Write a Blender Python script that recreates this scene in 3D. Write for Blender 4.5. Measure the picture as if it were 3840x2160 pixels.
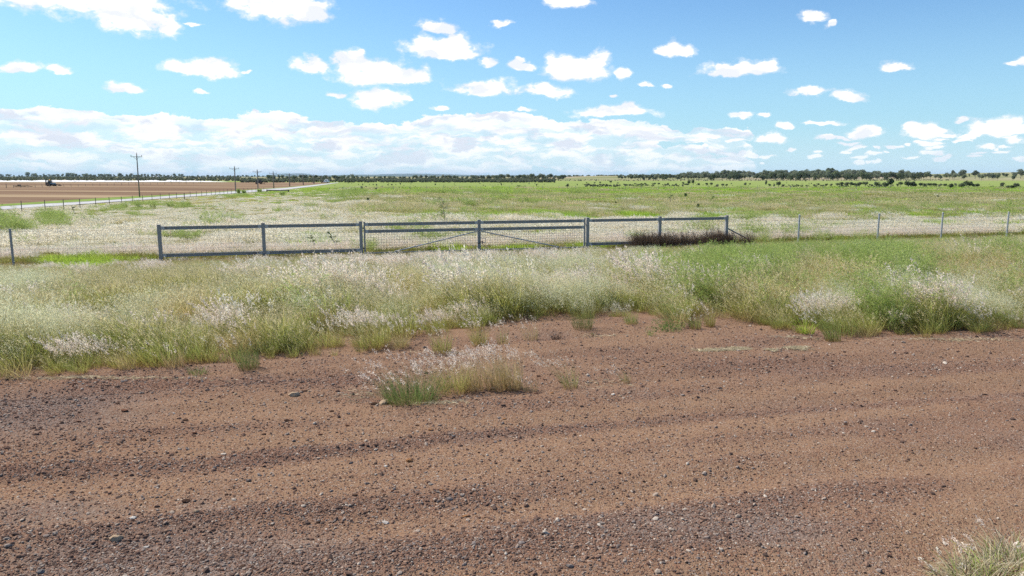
import bpy, math, random
import numpy as np
from mathutils import Vector, Matrix

# ------------------------------------------------------------------ clearing
for o in list(bpy.data.objects):
    bpy.data.objects.remove(o, do_unlink=True)
S = bpy.context.scene
COL = S.collection
rad = math.radians

# ------------------------------------------------------------------ camera
F, CX, CY, CAMH = 2741.0, 1920.0, 1080.0, 3.2
PITCH = math.atan((1080 - 660) / F)
cd = bpy.data.cameras.new('camera')
cam = bpy.data.objects.new('camera', cd)
COL.objects.link(cam)
cam.location = (0, 0, CAMH)
cam.rotation_euler = (math.pi / 2 - PITCH, 0, 0)
cd.sensor_width = 36
cd.lens = 36 * F / 3840
cd.clip_start = 0.1
cd.clip_end = 60000
S.camera = cam

# ------------------------------------------------------------------ sun, exposure
SUN_EL, SUN_AZ = rad(50), rad(-60)      # azimuth from +Y, negative to the left (-X)
sd = Vector((math.sin(SUN_AZ) * math.cos(SUN_EL), math.cos(SUN_AZ) * math.cos(SUN_EL), math.sin(SUN_EL)))
sl = bpy.data.lights.new('sun', 'SUN')
sl.energy = 5.0
sl.angle = rad(0.53)
sl.color = (1.0, 0.945, 0.85)
so = bpy.data.objects.new('sun', sl)
COL.objects.link(so)
so.rotation_euler = sd.to_track_quat('Z', 'Y').to_euler()
S.view_settings.view_transform = 'Standard'
S.view_settings.look = 'None'
S.view_settings.exposure = 0.55
S.view_settings.gamma = 1
S.view_settings.use_curve_mapping = False
S.cycles.max_bounces = 6
S.cycles.diffuse_bounces = 4
S.cycles.glossy_bounces = 2
S.cycles.transmission_bounces = 5
S.cycles.volume_bounces = 0
S.cycles.transparent_max_bounces = 4
S.cycles.use_denoising = False
S.cycles.caustics_reflective = False
S.cycles.caustics_refractive = False


def ray(x, y):
    cx = (x - CX) / F
    cy = -(y - CY) / F
    return np.array((cx, math.cos(PITCH) + cy * math.sin(PITCH), -math.sin(PITCH) + cy * math.cos(PITCH)))


def gp(x, y, z=0.0):
    """ground point seen at photograph pixel (3840 wide)"""
    d = ray(x, y)
    t = (z - CAMH) / d[2]
    return float(d[0] * t), float(d[1] * t)


def proj(X, Y, Z):
    """world -> photograph pixels, arrays"""
    z = Z - CAMH
    dep = Y * math.cos(PITCH) - z * math.sin(PITCH)
    up = Y * math.sin(PITCH) + z * math.cos(PITCH)
    dep = np.maximum(dep, 1e-3)
    return CX + F * X / dep, CY - F * up / dep


def zat(x, y, px, py):
    """height of photograph row py above the ground position (x, y)"""
    dep_k = (CY - py) / F
    # up/dep = k  ->  (Y sinP + z cosP) = k (Y cosP - z sinP)
    return CAMH + y * (dep_k * math.cos(PITCH) - math.sin(PITCH)) / (math.cos(PITCH) + dep_k * math.sin(PITCH))


# ------------------------------------------------------------------ node helpers
class NT:
    def __init__(s, tree):
        s.t = tree
        s.n = tree.nodes
        s.l = tree.links

    def node(s, typ, **kw):
        nd = s.n.new(typ)
        for k, v in kw.items():
            setattr(nd, k, v)
        return nd

    def put(s, sock, v):
        if hasattr(v, 'links'):
            s.l.new(v, sock)
        elif v is not None:
            if isinstance(v, (tuple, list)) and len(v) == 3 and sock.type == 'RGBA':
                v = (*v, 1)
            sock.default_value = v

    def math(s, op, a, b=None, c=None, clamp=False):
        nd = s.node('ShaderNodeMath', operation=op, use_clamp=clamp)
        s.put(nd.inputs[0], a)
        if b is not None: s.put(nd.inputs[1], b)
        if c is not None: s.put(nd.inputs[2], c)
        return nd.outputs[0]

    def vmath(s, op, a, b=None, c=None):
        nd = s.node('ShaderNodeVectorMath', operation=op)
        s.put(nd.inputs[0], a)
        if b is not None: s.put(nd.inputs[1], b)
        if c is not None: s.put(nd.inputs[2], c)
        return nd.outputs[1] if op in ('LENGTH', 'DOT_PRODUCT', 'DISTANCE') else nd.outputs[0]

    def noise(s, vec, scale, detail=4, rough=0.55, dist=0.0, col=False):
        nd = s.node('ShaderNodeTexNoise')
        if vec is not None: s.l.new(vec, nd.inputs['Vector'])
        nd.inputs['Scale'].default_value = scale
        nd.inputs['Detail'].default_value = detail
        nd.inputs['Roughness'].default_value = rough
        nd.inputs['Distortion'].default_value = dist
        return nd.outputs['Color' if col else 'Fac']

    def smooth(s, v, a, b, lo=0.0, hi=1.0):
        nd = s.node('ShaderNodeMapRange', interpolation_type='SMOOTHSTEP')
        s.put(nd.inputs['Value'], v)
        nd.inputs['From Min'].default_value = a
        nd.inputs['From Max'].default_value = b
        nd.inputs['To Min'].default_value = lo
        nd.inputs['To Max'].default_value = hi
        return nd.outputs['Result']

    def mix(s, f, a, b, blend='MIX'):
        nd = s.node('ShaderNodeMix', data_type='RGBA', blend_type=blend)
        s.put(nd.inputs[0], f)
        s.put(nd.inputs[6], a)
        s.put(nd.inputs[7], b)
        return nd.outputs[2]

    def ramp(s, f, stops, interp='LINEAR'):
        nd = s.node('ShaderNodeValToRGB')
        cr = nd.color_ramp
        cr.interpolation = interp
        while len(cr.elements) < len(stops): cr.elements.new(0.5)
        for e, (p, c) in zip(cr.elements, stops):
            e.position = p
            e.color = (*c, 1)
        s.put(nd.inputs[0], f)
        return nd.outputs[0]


# ------------------------------------------------------------------ world: sky and clouds
w = bpy.data.worlds.new('World')
S.world = w
w.use_nodes = True
W = NT(w.node_tree)
W.n.clear()


def uv(x2, y2):
    """photograph position (2576 wide) -> azimuth, elevation in radians"""
    d = ray(x2 * 1.4907, y2 * 1.4907)
    d = d / np.linalg.norm(d)
    return math.atan2(d[0], d[1]), math.asin(d[2])


sky = W.node('ShaderNodeTexSky', sky_type='NISHITA')
sky.sun_disc = False
sky.sun_elevation = SUN_EL
sky.sun_rotation = SUN_AZ
sky.altitude = 200
sky.air_density = 1.0
sky.dust_density = 0.6
sky.ozone_density = 1.6
skycol = W.vmath('SCALE', sky.outputs[0])
skycol.node.inputs['Scale'].default_value = 0.12
skycol = W.vmath('MULTIPLY', skycol, (0.53, 0.74, 0.89))      # the camera's cool white balance
tc = W.node('ShaderNodeTexCoord').outputs['Generated']
sep = W.node('ShaderNodeSeparateXYZ')
W.l.new(tc, sep.inputs[0])
u = W.math('ARCTAN2', sep.outputs[0], sep.outputs[1])
v = W.math('ARCSINE', sep.outputs[2])
cmb = W.node('ShaderNodeCombineXYZ')
W.l.new(u, cmb.inputs[0]); W.l.new(v, cmb.inputs[1])
P = cmb.outputs[0]
# ragged outlines: warp the position with noise of two sizes
wn = W.noise(W.vmath('MULTIPLY', P, (0.8, 1.25, 1)), 26, 5, 0.62, col=True)
PW = W.vmath('ADD', P, W.vmath('MULTIPLY', W.vmath('SUBTRACT', wn, (0.5, 0.5, 0.5)), (0.032, 0.024, 0)))

CLOUDS = [  # x, y of the widest line, half width, half height above, half height below (2576 px)
    (200, -15, 250, 60, 60), (330, 40, 115, 60, 42), (425, 66, 45, 22, 22), (60, -20, 160, 60, 36),
    (700, 5, 120, 60, 52), (785, 35, 50, 40, 30), (620, -10, 70, 40, 50),
    (1100, 72, 48, 26, 14), (1112, 132, 105, 42, 18), (1150, 115, 50, 30, 26), (1265, 58, 34, 10, 8), (1425, 2, 70, 20, 20),
    (2046, 48, 34, 22, 14), (45, 172, 58, 18, 9), (153, 180, 42, 18, 8),
    (510, 178, 100, 28, 15), (535, 165, 50, 26, 20), (322, 224, 52, 18, 9), (782, 170, 52, 28, 16),
    (960, 190, 130, 34, 24), (885, 165, 50, 40, 30), (1040, 198, 52, 26, 18), (955, 252, 66, 38, 24), (850, 236, 30, 10, 7),
    (1230, 160, 27, 14, 10), (1315, 168, 36, 18, 11), (1450, 178, 92, 42, 24), (1505, 150, 34, 32, 30), (1400, 160, 36, 24, 24),
    (1697, 134, 50, 30, 10), (1865, 180, 108, 26, 16), (1925, 172, 42, 24, 20), (2257, 170, 42, 20, 10), (2572, 155, 30, 14, 10),
    (1227, 226, 84, 26, 15), (1378, 232, 68, 22, 13), (1628, 216, 22, 9, 6), (1672, 218, 17, 6, 5), (2035, 233, 66, 14, 8), (2140, 245, 38, 18, 9),
    (1545, 284, 110, 18, 11), (1570, 272, 42, 20, 14), (1868, 288, 30, 11, 9), (1930, 286, 20, 5, 5), (1973, 320, 20, 15, 8),
    (1940, 350, 42, 17, 10), (2335, 333, 58, 24, 14), (2520, 322, 88, 34, 20), (2420, 300, 18, 9, 8), (2430, 344, 24, 9, 7), (2560, 354, 34, 14, 9),
    (2480, 370, 34, 8, 6), (2185, 335, 46, 20, 13), (2090, 345, 34, 7, 7), (2070, 311, 50, 7, 5), (1325, 272, 24, 6, 6), (1105, 268, 24, 9, 6),
    (490, 58, 20, 6, 4), (2085, 62, 14, 12, 10), (1570, 185, 24, 18, 14), (905, 138, 20, 8, 8), (2545, 158, 20, 8, 6), (1020, 250, 20, 8, 8), (1310, 150, 16, 10, 8), (1725, 140, 26, 8, 7), (2240, 165, 24, 8, 8),
    (1910, 175, 40, 20, 12), (1820, 172, 34, 14, 10), (500, 228, 22, 5, 4), (620, 180, 16, 5, 4), (1540, 238, 14, 5, 4), (2290, 320, 24, 14, 8), (2370, 328, 22, 12, 9), (2460, 330, 30, 18, 12), (2210, 330, 18, 10, 8),
    (2160, 368, 16, 6, 5), (1935, 390, 24, 7, 6), (2380, 395, 18, 6, 5), (2230, 385, 10, 4, 4), (1875, 386, 18, 8, 6), (2060, 385, 16, 5, 4), (2160, 395, 22, 6, 5)]
_r = random.Random(6)
CLOUDS += [(1760 + _r.random() ** .8 * 830, 336 + _r.random() * 74, _r.uniform(9, 34), _r.uniform(3, 9), _r.uniform(3, 6)) for _i in range(46)]
BANK = [  # cloud bank along the horizon: x, y of the crest, half width (2576 px)
    (-120, 282, 230), (130, 276, 190), (290, 292, 110), (400, 292, 150), (560, 300, 130), (690, 282, 95), (800, 302, 140), (985, 312, 130),
    (900, 318, 110), (1150, 288, 140), (1270, 282, 110), (1400, 304, 170), (1560, 310, 120), (1660, 314, 70), (1800, 320, 100), (1480, 338, 110), (1720, 366, 80),
    (1600, 366, 100), (1830, 348, 60), (1850, 394, 50), (1755, 398, 120), (-420, 270, 260)]


def blob_field(pos, items, extra_dn=None):
    cur = None
    for it in items:
        x, y, hw, hu, hd = it
        au, av = uv(x, y)
        a2, _ = uv(x + hw, y)
        _, vu = uv(x, y - hu)
        _, vd = uv(x, y + hd)
        sx = 1 / abs(a2 - au)
        sy = 1 / abs(vu - av)
        k = (1 / abs(vd - av)) / sy
        q = W.vmath('MULTIPLY_ADD', pos, (sx, sy, 0), (-au * sx, -av * sy, 0))
        q2 = W.vmath('MULTIPLY', q, (-1, -k, 0))
        L = W.vmath('LENGTH', W.vmath('MAXIMUM', q, q2))
        cur = L if cur is None else W.math('MINIMUM', cur, L)
    return cur


fa = blob_field(PW, CLOUDS)
n_edge = W.noise(W.vmath('MULTIPLY', P, (0.8, 1.25, 1)), 58, 6, 0.60)
dens = W.math('MULTIPLY_ADD', n_edge, 1.7, W.math('SUBTRACT', 0.22, fa))     # 1 - F + (n-.5)*1.7 + .07
alpha = W.math('MAXIMUM', W.smooth(dens, 0.06, 0.40), W.math('MULTIPLY', W.smooth(dens, -0.12, 0.35), 0.5))
# cloud bank: same lobes with long bodies reaching down to the horizon
fb = blob_field(PW, [(x, y + 26, hw, 30, 140 if x < 1350 else 95 if x < 1500 else 42 if x < 1620 else 18) for x, y, hw in BANK])
dens_b = W.math('MULTIPLY_ADD', n_edge, 0.9, W.math('SUBTRACT', 0.58, fb))
inside = W.smooth(dens_b, 0.0, 0.11)
gapn = W.noise(W.vmath('MULTIPLY', PW, (0.45, 1.9, 1)), 42, 5, 0.6)
low = W.smooth(v, 0.085, 0.045)                                                   # below the crest the bank opens into rows
alpha_b = W.math('MULTIPLY', inside, W.math('SUBTRACT', 1.0, W.math('MULTIPLY', low, W.smooth(gapn, 0.56, 0.40, 0.0, 0.75))))
alpha_all = W.math('MAXIMUM', alpha, alpha_b)
# relief: compare noise here with noise a little higher up
na = W.noise(W.vmath('MULTIPLY', PW, (0.55, 1.3, 1)), 30, 4, 0.55)
nb = W.noise(W.vmath('MULTIPLY', W.vmath('ADD', PW, (-0.006, 0.016, 0)), (0.55, 1.3, 1)), 30, 4, 0.55)
rel = W.smooth(W.math('SUBTRACT', nb, na), 0.01, 0.15)
flat = W.smooth(W.noise(W.vmath('MULTIPLY', PW, (0.3, 2.4, 1)), 26, 4, 0.5), 0.48, 0.66)
grey = W.math('MULTIPLY', W.math('MAXIMUM', rel, W.math('MULTIPLY', flat, W.math('MULTIPLY', inside, 0.85))), W.math('MULTIPLY_ADD', inside, 0.34, 0.5))
ccol = W.mix(grey, (0.76, 0.762, 0.768), (0.50, 0.545, 0.63))
# thin pale veil towards the horizon
veil = W.smooth(v, 0.24, -0.01, 0.0, 0.7)
skyv = W.mix(veil, skycol, (0.33, 0.55, 0.66))
skyv = W.mix(W.smooth(v, 0.075, -0.01, 0.0, 0.6), skyv, (0.50, 0.62, 0.68))
out = W.mix(W.math('MULTIPLY', alpha_all, W.smooth(v, -0.005, 0.05, 0.55, 1.0)), skyv, ccol)
bg = W.node('ShaderNodeBackground')
W.l.new(out, bg.inputs[0])
bg.inputs[1].default_value = 1.0
wo = W.node('ShaderNodeOutputWorld')
W.l.new(bg.outputs[0], wo.inputs[0])
w.cycles.sampling_method = 'MANUAL'
w.cycles.sample_map_resolution = 512


# ------------------------------------------------------------------ object helpers
def tag(o, label=None, cat=None, group=None, kind=None):
    if label: o['label'] = label
    if cat: o['category'] = cat
    if group: o['group'] = group
    if kind: o['kind'] = kind
    return o


def empty(name, loc, rz=0.0):
    o = bpy.data.objects.new(name, None)
    COL.objects.link(o)
    o.location = loc
    o.rotation_euler = (0, 0, rz)
    o.empty_display_size = 0.2
    return o


def mesh_obj(name, me, parent=None, link=True):
    o = bpy.data.objects.new(name, me)
    if link: COL.objects.link(o)
    if parent is not None: o.parent = parent
    return o


def np_mesh(name, V, Q, mats=(), mi=None, attr=None, smooth=False):
    """V (n,3); Q list of faces as array (m,3) or (m,4)"""
    V = np.asarray(V, dtype=np.float32)
    Q = np.asarray(Q, dtype=np.int32)
    me = bpy.data.meshes.new(name)
    me.vertices.add(len(V))
    me.vertices.foreach_set('co', V.ravel())
    k = Q.shape[1]
    me.loops.add(Q.size)
    me.loops.foreach_set('vertex_index', Q.ravel())
    me.polygons.add(len(Q))
    me.polygons.foreach_set('loop_start', np.arange(0, Q.size, k, dtype=np.int32))
    me.polygons.foreach_set('loop_total', np.full(len(Q), k, dtype=np.int32))
    for m in mats: me.materials.append(m)
    if mi is not None: me.polygons.foreach_set('material_index', np.asarray(mi, dtype=np.int32))
    if smooth: me.polygons.foreach_set('use_smooth', np.ones(len(Q), dtype=bool))
    if attr is not None:
        for an, vals in attr.items():
            a = me.attributes.new(an, 'FLOAT', 'POINT')
            a.data.foreach_set('value', np.asarray(vals, dtype=np.float32))
    me.update(calc_edges=True)
    return me


class MB:
    """collects boxes, bars and tubes into one mesh"""
    def __init__(s):
        s.V = []; s.Fc = []

    def add(s, V, Fc):
        b = len(s.V)
        s.V += [tuple(p) for p in V]
        s.Fc += [tuple(i + b for i in f) for f in Fc]

    def box(s, x0, x1, y0, y1, z0, z1, M=None):
        V = [Vector(p) for p in ((x0, y0, z0), (x1, y0, z0), (x1, y1, z0), (x0, y1, z0), (x0, y0, z1), (x1, y0, z1), (x1, y1, z1), (x0, y1, z1))]
        if M is not None: V = [M @ p for p in V]
        s.add(V, [(3, 2, 1, 0), (4, 5, 6, 7), (0, 1, 5, 4), (1, 2, 6, 5), (2, 3, 7, 6), (3, 0, 4, 7)])

    def tube(s, pts, r, n=6, cap=True):
        pts = [Vector(p) for p in pts]
        rs = r if isinstance(r, (list, tuple)) else [r] * len(pts)
        V = []
        for i, p in enumerate(pts):
            d = (pts[min(i + 1, len(pts) - 1)] - pts[max(i - 1, 0)]).normalized()
            a = d.orthogonal().normalized() if abs(d.z) > 0.9 else d.cross(Vector((0, 0, 1))).normalized()
            b = d.cross(a)
            for k in range(n):
                t = 2 * math.pi * k / n
                V.append(p + (a * math.cos(t) + b * math.sin(t)) * rs[i])
        Fc = []
        for i in range(len(pts) - 1):
            for k in range(n):
                Fc.append((i * n + k, i * n + (k + 1) % n, (i + 1) * n + (k + 1) % n, (i + 1) * n + k))
        if cap:
            Fc.append(tuple(range(n))[::-1])
            Fc.append(tuple(range((len(pts) - 1) * n, len(pts) * n)))
        s.add(V, Fc)

    def prism(s, prof, x0, x1, M=None):
        """profile of (y, z) points extruded along x"""
        n = len(prof)
        V = [Vector((x, p[0], p[1])) for x in (x0, x1) for p in prof]
        if M is not None: V = [M @ p for p in V]
        Fc = [(k, (k + 1) % n, n + (k + 1) % n, n + k) for k in range(n)] + [tuple(range(n))[::-1], tuple(range(n, 2 * n))]
        s.add(V, Fc)

    def build(s, name, mat, parent=None, bevel=0.0, link=True, smooth=False):
        me = bpy.data.meshes.new(name)
        me.from_pydata(s.V, [], s.Fc)
        me.materials.append(mat)
        me.update()
        if bevel:
            import bmesh
            bm = bmesh.new(); bm.from_mesh(me)
            bmesh.ops.bevel(bm, geom=bm.edges[:], offset=bevel, segments=1, affect='EDGES')
            bm.to_mesh(me); bm.free()
        if smooth:
            for p in me.polygons: p.use_smooth = True
        return mesh_obj(name, me, parent, link)


def copy_thing(o, loc=None, rot=None, scale=None, label=None):
    c = o.copy(); COL.objects.link(c)
    if loc is not None: c.location = loc
    if rot is not None: c.rotation_euler = rot
    if scale is not None: c.scale = scale
    if label: c['label'] = label
    for ch in o.children:
        d = ch.copy(); COL.objects.link(d); d.parent = c
        for g in ch.children:
            e = g.copy(); COL.objects.link(e); e.parent = d
    return c


def vnoise(x, y, seed=0):
    x = np.asarray(x, dtype=np.float64); y = np.asarray(y, dtype=np.float64)
    xi = np.floor(x).astype(np.int64); yi = np.floor(y).astype(np.int64)
    fx = x - xi; fy = y - yi
    fx = fx * fx * (3 - 2 * fx); fy = fy * fy * (3 - 2 * fy)

    def h(a, b):
        n = (a * 374761393 + b * 668265263 + seed * 1274126177) & 0xffffffff
        n = ((n ^ (n >> 13)) * 1274126177) & 0xffffffff
        return ((n ^ (n >> 16)) & 0xffff) / 65535.0
    return (h(xi, yi) * (1 - fx) + h(xi + 1, yi) * fx) * (1 - fy) + (h(xi, yi + 1) * (1 - fx) + h(xi + 1, yi + 1) * fx) * fy


def fbm(x, y, seed=0, oct=3):
    s = 0; a = 0.5; t = 0
    for i in range(oct):
        s = s + a * vnoise(x * 2 ** i, y * 2 ** i, seed + 17 * i); t += a; a *= 0.5
    return s / t


# ------------------------------------------------------------------ materials
def mat_new(name):
    m = bpy.data.materials.new(name)
    m.use_nodes = True
    N = NT(m.node_tree)
    N.n.clear()
    o = N.node('ShaderNodeOutputMaterial')
    return m, N, o


def mat_pbr(name, col, rough=0.7, metal=0.0, var=0.25, scale=6.0, bump=0.0, bscale=40.0, spec=0.3):
    m, N, o = mat_new(name)
    b = N.node('ShaderNodeBsdfPrincipled')
    co = N.node('ShaderNodeTexCoord').outputs['Object']
    n = N.noise(co, scale, 5, 0.6)
    c = N.mix(n, tuple(x * (1 - var) for x in col), tuple(min(1, x * (1 + var)) for x in col))
    N.l.new(c, b.inputs['Base Color'])
    b.inputs['Roughness'].default_value = rough
    b.inputs['Metallic'].default_value = metal
    b.inputs['Specular IOR Level'].default_value = spec
    if bump:
        bp = N.node('ShaderNodeBump')
        bp.inputs['Strength'].default_value = bump
        bp.inputs['Distance'].default_value = 0.01
        N.l.new(N.noise(co, bscale, 4, 0.6), bp.inputs['Height'])
        N.l.new(bp.outputs[0], b.inputs['Normal'])
    N.l.new(b.outputs[0], o.inputs[0])
    return m


def mat_leaf(name, stops, cols2=None, trans=0.4, var=0.35, attr=True, hue=None):
    """plant material: colour along the blade (attribute t), varied from plant to plant and leaf to leaf"""
    m, N, o = mat_new(name)
    if attr:
        a = N.node('ShaderNodeAttribute', attribute_name='t').outputs['Fac']
        c = N.ramp(a, stops)
        if cols2:
            a2 = N.ramp(a, cols2)
            rnd = N.node('ShaderNodeObjectInfo').outputs['Random']
            c = N.mix(N.smooth(rnd, 0.25, 0.85), c, a2)
    else:
        rnd = N.node('ShaderNodeObjectInfo').outputs['Random']
        c = N.ramp(rnd, stops)
    r2 = N.node('ShaderNodeAttribute', attribute_name='r').outputs['Fac']
    k = N.math('MULTIPLY_ADD', r2, 2 * var, 1 - var)
    c = N.vmath('MULTIPLY', c, N.vmath('SCALE', (1, 1, 1)))
    c.node.inputs[1].links[0].from_node.inputs['Scale'].default_value = 1
    N.l.new(k, c.node.inputs[1].links[0].from_node.inputs['Scale'])
    d = N.node('ShaderNodeBsdfDiffuse')
    t = N.node('ShaderNodeBsdfTranslucent')
    N.l.new(c, d.inputs[0]); N.l.new(c, t.inputs[0])
    mx = N.node('ShaderNodeMixShader')
    mx.inputs[0].default_value = trans
    N.l.new(d.outputs[0], mx.inputs[1]); N.l.new(t.outputs[0], mx.inputs[2])
    N.l.new(mx.outputs[0], o.inputs[0])
    return m


def rgb(r, g, b):
    return tuple(((c / 255) / 12.92 if c / 255 < 0.04045 else ((c / 255 + 0.055) / 1.055) ** 2.4) for c in (r, g, b))


TRACK_DIR = np.array((0.966, 0.259))        # the track and the fence run this way
TRACK_N = np.array((-0.259, 0.966))

# gravel track -------------------------------------------------------
m_grav, N, o = mat_new('red_gravel')
geo = N.node('ShaderNodeNewGeometry').outputs['Position']
rot = N.node('ShaderNodeVectorRotate', rotation_type='Z_AXIS')
N.l.new(geo, rot.inputs[0]); rot.inputs['Angle'].default_value = rad(-15)
pr = rot.outputs[0]
streak = N.noise(N.vmath('MULTIPLY', pr, (0.16, 1.0, 1)), 1.1, 5, 0.6)
patch = N.noise(geo, 0.55, 5, 0.62)
fine = N.noise(geo, 14, 5, 0.7)
spk = N.noise(geo, 60, 3, 0.7)
dust = N.mix(fine, (0.164, 0.100, 0.062), (0.308, 0.194, 0.123))
redd = N.mix(fine, (0.110, 0.063, 0.046), (0.222, 0.131, 0.093))
gr = N.mix(fine, (0.10, 0.08, 0.072), (0.23, 0.19, 0.17))
rowa = N.node('ShaderNodeAttribute', attribute_name='row').outputs['Fac']
rowf = N.math('ADD', rowa, N.math('ADD', N.math('MULTIPLY', N.math('SUBTRACT', fine, 0.5), 0.9), N.math('MULTIPLY', N.math('SUBTRACT', patch, 0.5), 0.8)))
base = N.mix(N.smooth(rowf, -0.25, 1.15), dust, redd)
sepg = N.node('ShaderNodeSeparateXYZ'); N.l.new(geo, sepg.inputs[0])


def gauss_mask(N, px, py, rx, ry):
    """soft patch on the ground round the place seen at (px, py)"""
    X, Y = gp(px, py)
    q = N.vmath('MULTIPLY_ADD', geo, (1 / rx, 1 / ry, 0), (-X / rx, -Y / ry, 0))
    return N.smooth(N.vmath('LENGTH', q), 1.0, 0.2)


greym = gauss_mask(N, 60, 1580, 2.4, 1.7)
for a in ((700, 2120, 2.2, 0.8), (2650, 2010, 1.6, 0.5), (150, 1960, 1.2, 0.5)):
    greym = N.math('MAXIMUM', greym, gauss_mask(N, *a))
greyf = N.math('MULTIPLY', N.math('ADD', N.math('MULTIPLY', greym, 0.75), N.math('MULTIPLY', N.smooth(patch, 0.52, 0.72), 0.35)), N.smooth(streak, 0.25, 0.65, 0.45, 1.0), clamp=True)
base = N.mix(greyf, base, gr)
vor = N.node('ShaderNodeTexVoronoi', feature='F1')
N.l.new(geo, vor.inputs['Vector']); vor.inputs['Scale'].default_value = 48
vor2 = N.node('ShaderNodeTexVoronoi', feature='F1')
N.l.new(geo, vor2.inputs['Vector']); vor2.inputs['Scale'].default_value = 105
sv = N.node('ShaderNodeSeparateColor'); N.l.new(vor.outputs['Color'], sv.inputs[0])
peb = N.ramp(sv.outputs[0], [(0.0, (0.10, 0.062, 0.05)), (0.35, (0.22, 0.105, 0.068)), (0.62, (0.30, 0.17, 0.105)), (0.85, (0.24, 0.19, 0.165)), (1.0, (0.46, 0.36, 0.28))])
pm = N.math('MULTIPLY', N.smooth(vor.outputs['Distance'], 0.62, 0.40), N.smooth(N.math('ADD', sv.outputs[1], N.math('MULTIPLY', patch, 0.5)), 0.50, 0.75, 0.0, 0.85))
base = N.mix(pm, base, peb)
base = N.mix(0.35, base, N.mix(spk, (0.25, 0.25, 0.25), (0.85, 0.85, 0.85)), 'OVERLAY')
hgt = N.math('ADD', N.math('MULTIPLY', pm, 0.013), N.math('ADD', N.math('MULTIPLY', N.math('MULTIPLY', N.smooth(vor2.outputs['Distance'], 0.7, 0.1), spk), 0.007), N.math('MULTIPLY', fine, 0.02)))
bp = N.node('ShaderNodeBump'); bp.inputs['Strength'].default_value = 0.9; bp.inputs['Distance'].default_value = 1.0
N.l.new(hgt, bp.inputs['Height'])
b = N.node('ShaderNodeBsdfDiffuse'); N.l.new(base, b.inputs[0]); N.l.new(bp.outputs[0], b.inputs['Normal'])
N.l.new(b.outputs[0], o.inputs[0])

# field under and beyond the grass -------------------------------------
m_field, N, o = mat_new('grass_field')
geo = N.node('ShaderNodeNewGeometry').outputs['Position']
sepg = N.node('ShaderNodeSeparateXYZ'); N.l.new(geo, sepg.inputs[0])
n1 = N.noise(N.vmath('MULTIPLY', geo, (0.5, 1, 1)), 0.035, 5, 0.6)
n2 = N.noise(geo, 0.35, 6, 0.7)
n3 = N.noise(geo, 2.5, 5, 0.75)
soil = N.mix(n3, (0.14, 0.10, 0.055), (0.26, 0.20, 0.11))
near = N.mix(n2, (0.20, 0.20, 0.07), (0.34, 0.31, 0.14))
far_g = N.mix(n1, (0.15, 0.215, 0.06), (0.25, 0.31, 0.095))
far_g = N.mix(N.smooth(n2, 0.35, 0.75), far_g, (0.23, 0.25, 0.09))
dist = sepg.outputs[1]
c = N.mix(N.smooth(dist, 22, 40), soil, near)
c = N.mix(N.smooth(N.math('MULTIPLY_ADD', n1, 80, dist), 130, 190), c, far_g)
c = N.mix(N.smooth(dist, 420, 600), c, N.mix(n1, (0.20, 0.20, 0.10), (0.30, 0.26, 0.15)))
c = N.mix(N.smooth(dist, 1200, 5000), c, (0.08, 0.10, 0.07))
bp = N.node('ShaderNodeBump'); bp.inputs['Strength'].default_value = 0.6; bp.inputs['Distance'].default_value = 0.25
N.l.new(n3, bp.inputs['Height'])
b = N.node('ShaderNodeBsdfDiffuse'); N.l.new(c, b.inputs[0]); N.l.new(bp.outputs[0], b.inputs['Normal'])
N.l.new(b.outputs[0], o.inputs[0])


def mat_ground(name, c0, c1, scale, stretch=(1, 1, 1), bump=0.0, angle=0.0, c2=None):
    m, N, o = mat_new(name)
    geo = N.node('ShaderNodeNewGeometry').outputs['Position']
    rot = N.node('ShaderNodeVectorRotate', rotation_type='Z_AXIS')
    N.l.new(geo, rot.inputs[0]); rot.inputs['Angle'].default_value = angle
    q = N.vmath('MULTIPLY', rot.outputs[0], stretch)
    n = N.noise(q, scale, 6, 0.65)
    f = N.smooth(n, 0.3, 0.7)
    c = N.mix(f, c0, c1)
    if c2: c = N.mix(N.smooth(N.noise(q, scale * 0.37, 4, 0.6), 0.5, 0.62), c, c2)
    b = N.node('ShaderNodeBsdfDiffuse'); N.l.new(c, b.inputs[0])
    if bump:
        bp = N.node('ShaderNodeBump'); bp.inputs['Strength'].default_value = 0.7; bp.inputs['Distance'].default_value = bump
        N.l.new(n, bp.inputs['Height']); N.l.new(bp.outputs[0], b.inputs['Normal'])
    N.l.new(b.outputs[0], o.inputs[0])
    return m


m_road = mat_ground('sealed_road', (0.36, 0.35, 0.35), (0.46, 0.45, 0.45), 0.6)
m_plough = mat_ground('ploughed_soil', (0.135, 0.088, 0.060), (0.235, 0.158, 0.105), 0.12, (0.12, 1.6, 1), 0.12, rad(14), (0.31, 0.23, 0.145))
m_verge = mat_ground('mown_verge', (0.13, 0.19, 0.045), (0.22, 0.28, 0.085), 0.4, (1, 1, 1), 0.08)
m_white = mat_ground('white_spoil', (0.60, 0.58, 0.57), (0.85, 0.83, 0.82), 0.25, (1, 1, 1), 0.3)
m_rise = mat_ground('dry_rise', (0.17, 0.19, 0.085), (0.30, 0.27, 0.16), 0.02, (0.4, 1, 1), 0.3, 0, (0.33, 0.26, 0.19))
m_hill = mat_ground('wooded_hill', (0.045, 0.065, 0.045), (0.075, 0.095, 0.06), 0.004)

# ------------------------------------------------------------------ ground sheets
def sheet(name, poly, z, mat, kind='structure'):
    me = bpy.data.meshes.new(name)
    me.from_pydata([(x, y, z) for x, y in poly], [], [tuple(range(len(poly)))])
    me.materials.append(mat); me.update()
    if me.polygons[0].normal.z < 0: me.flip_normals()
    return tag(mesh_obj(name, me), kind=kind)


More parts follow.
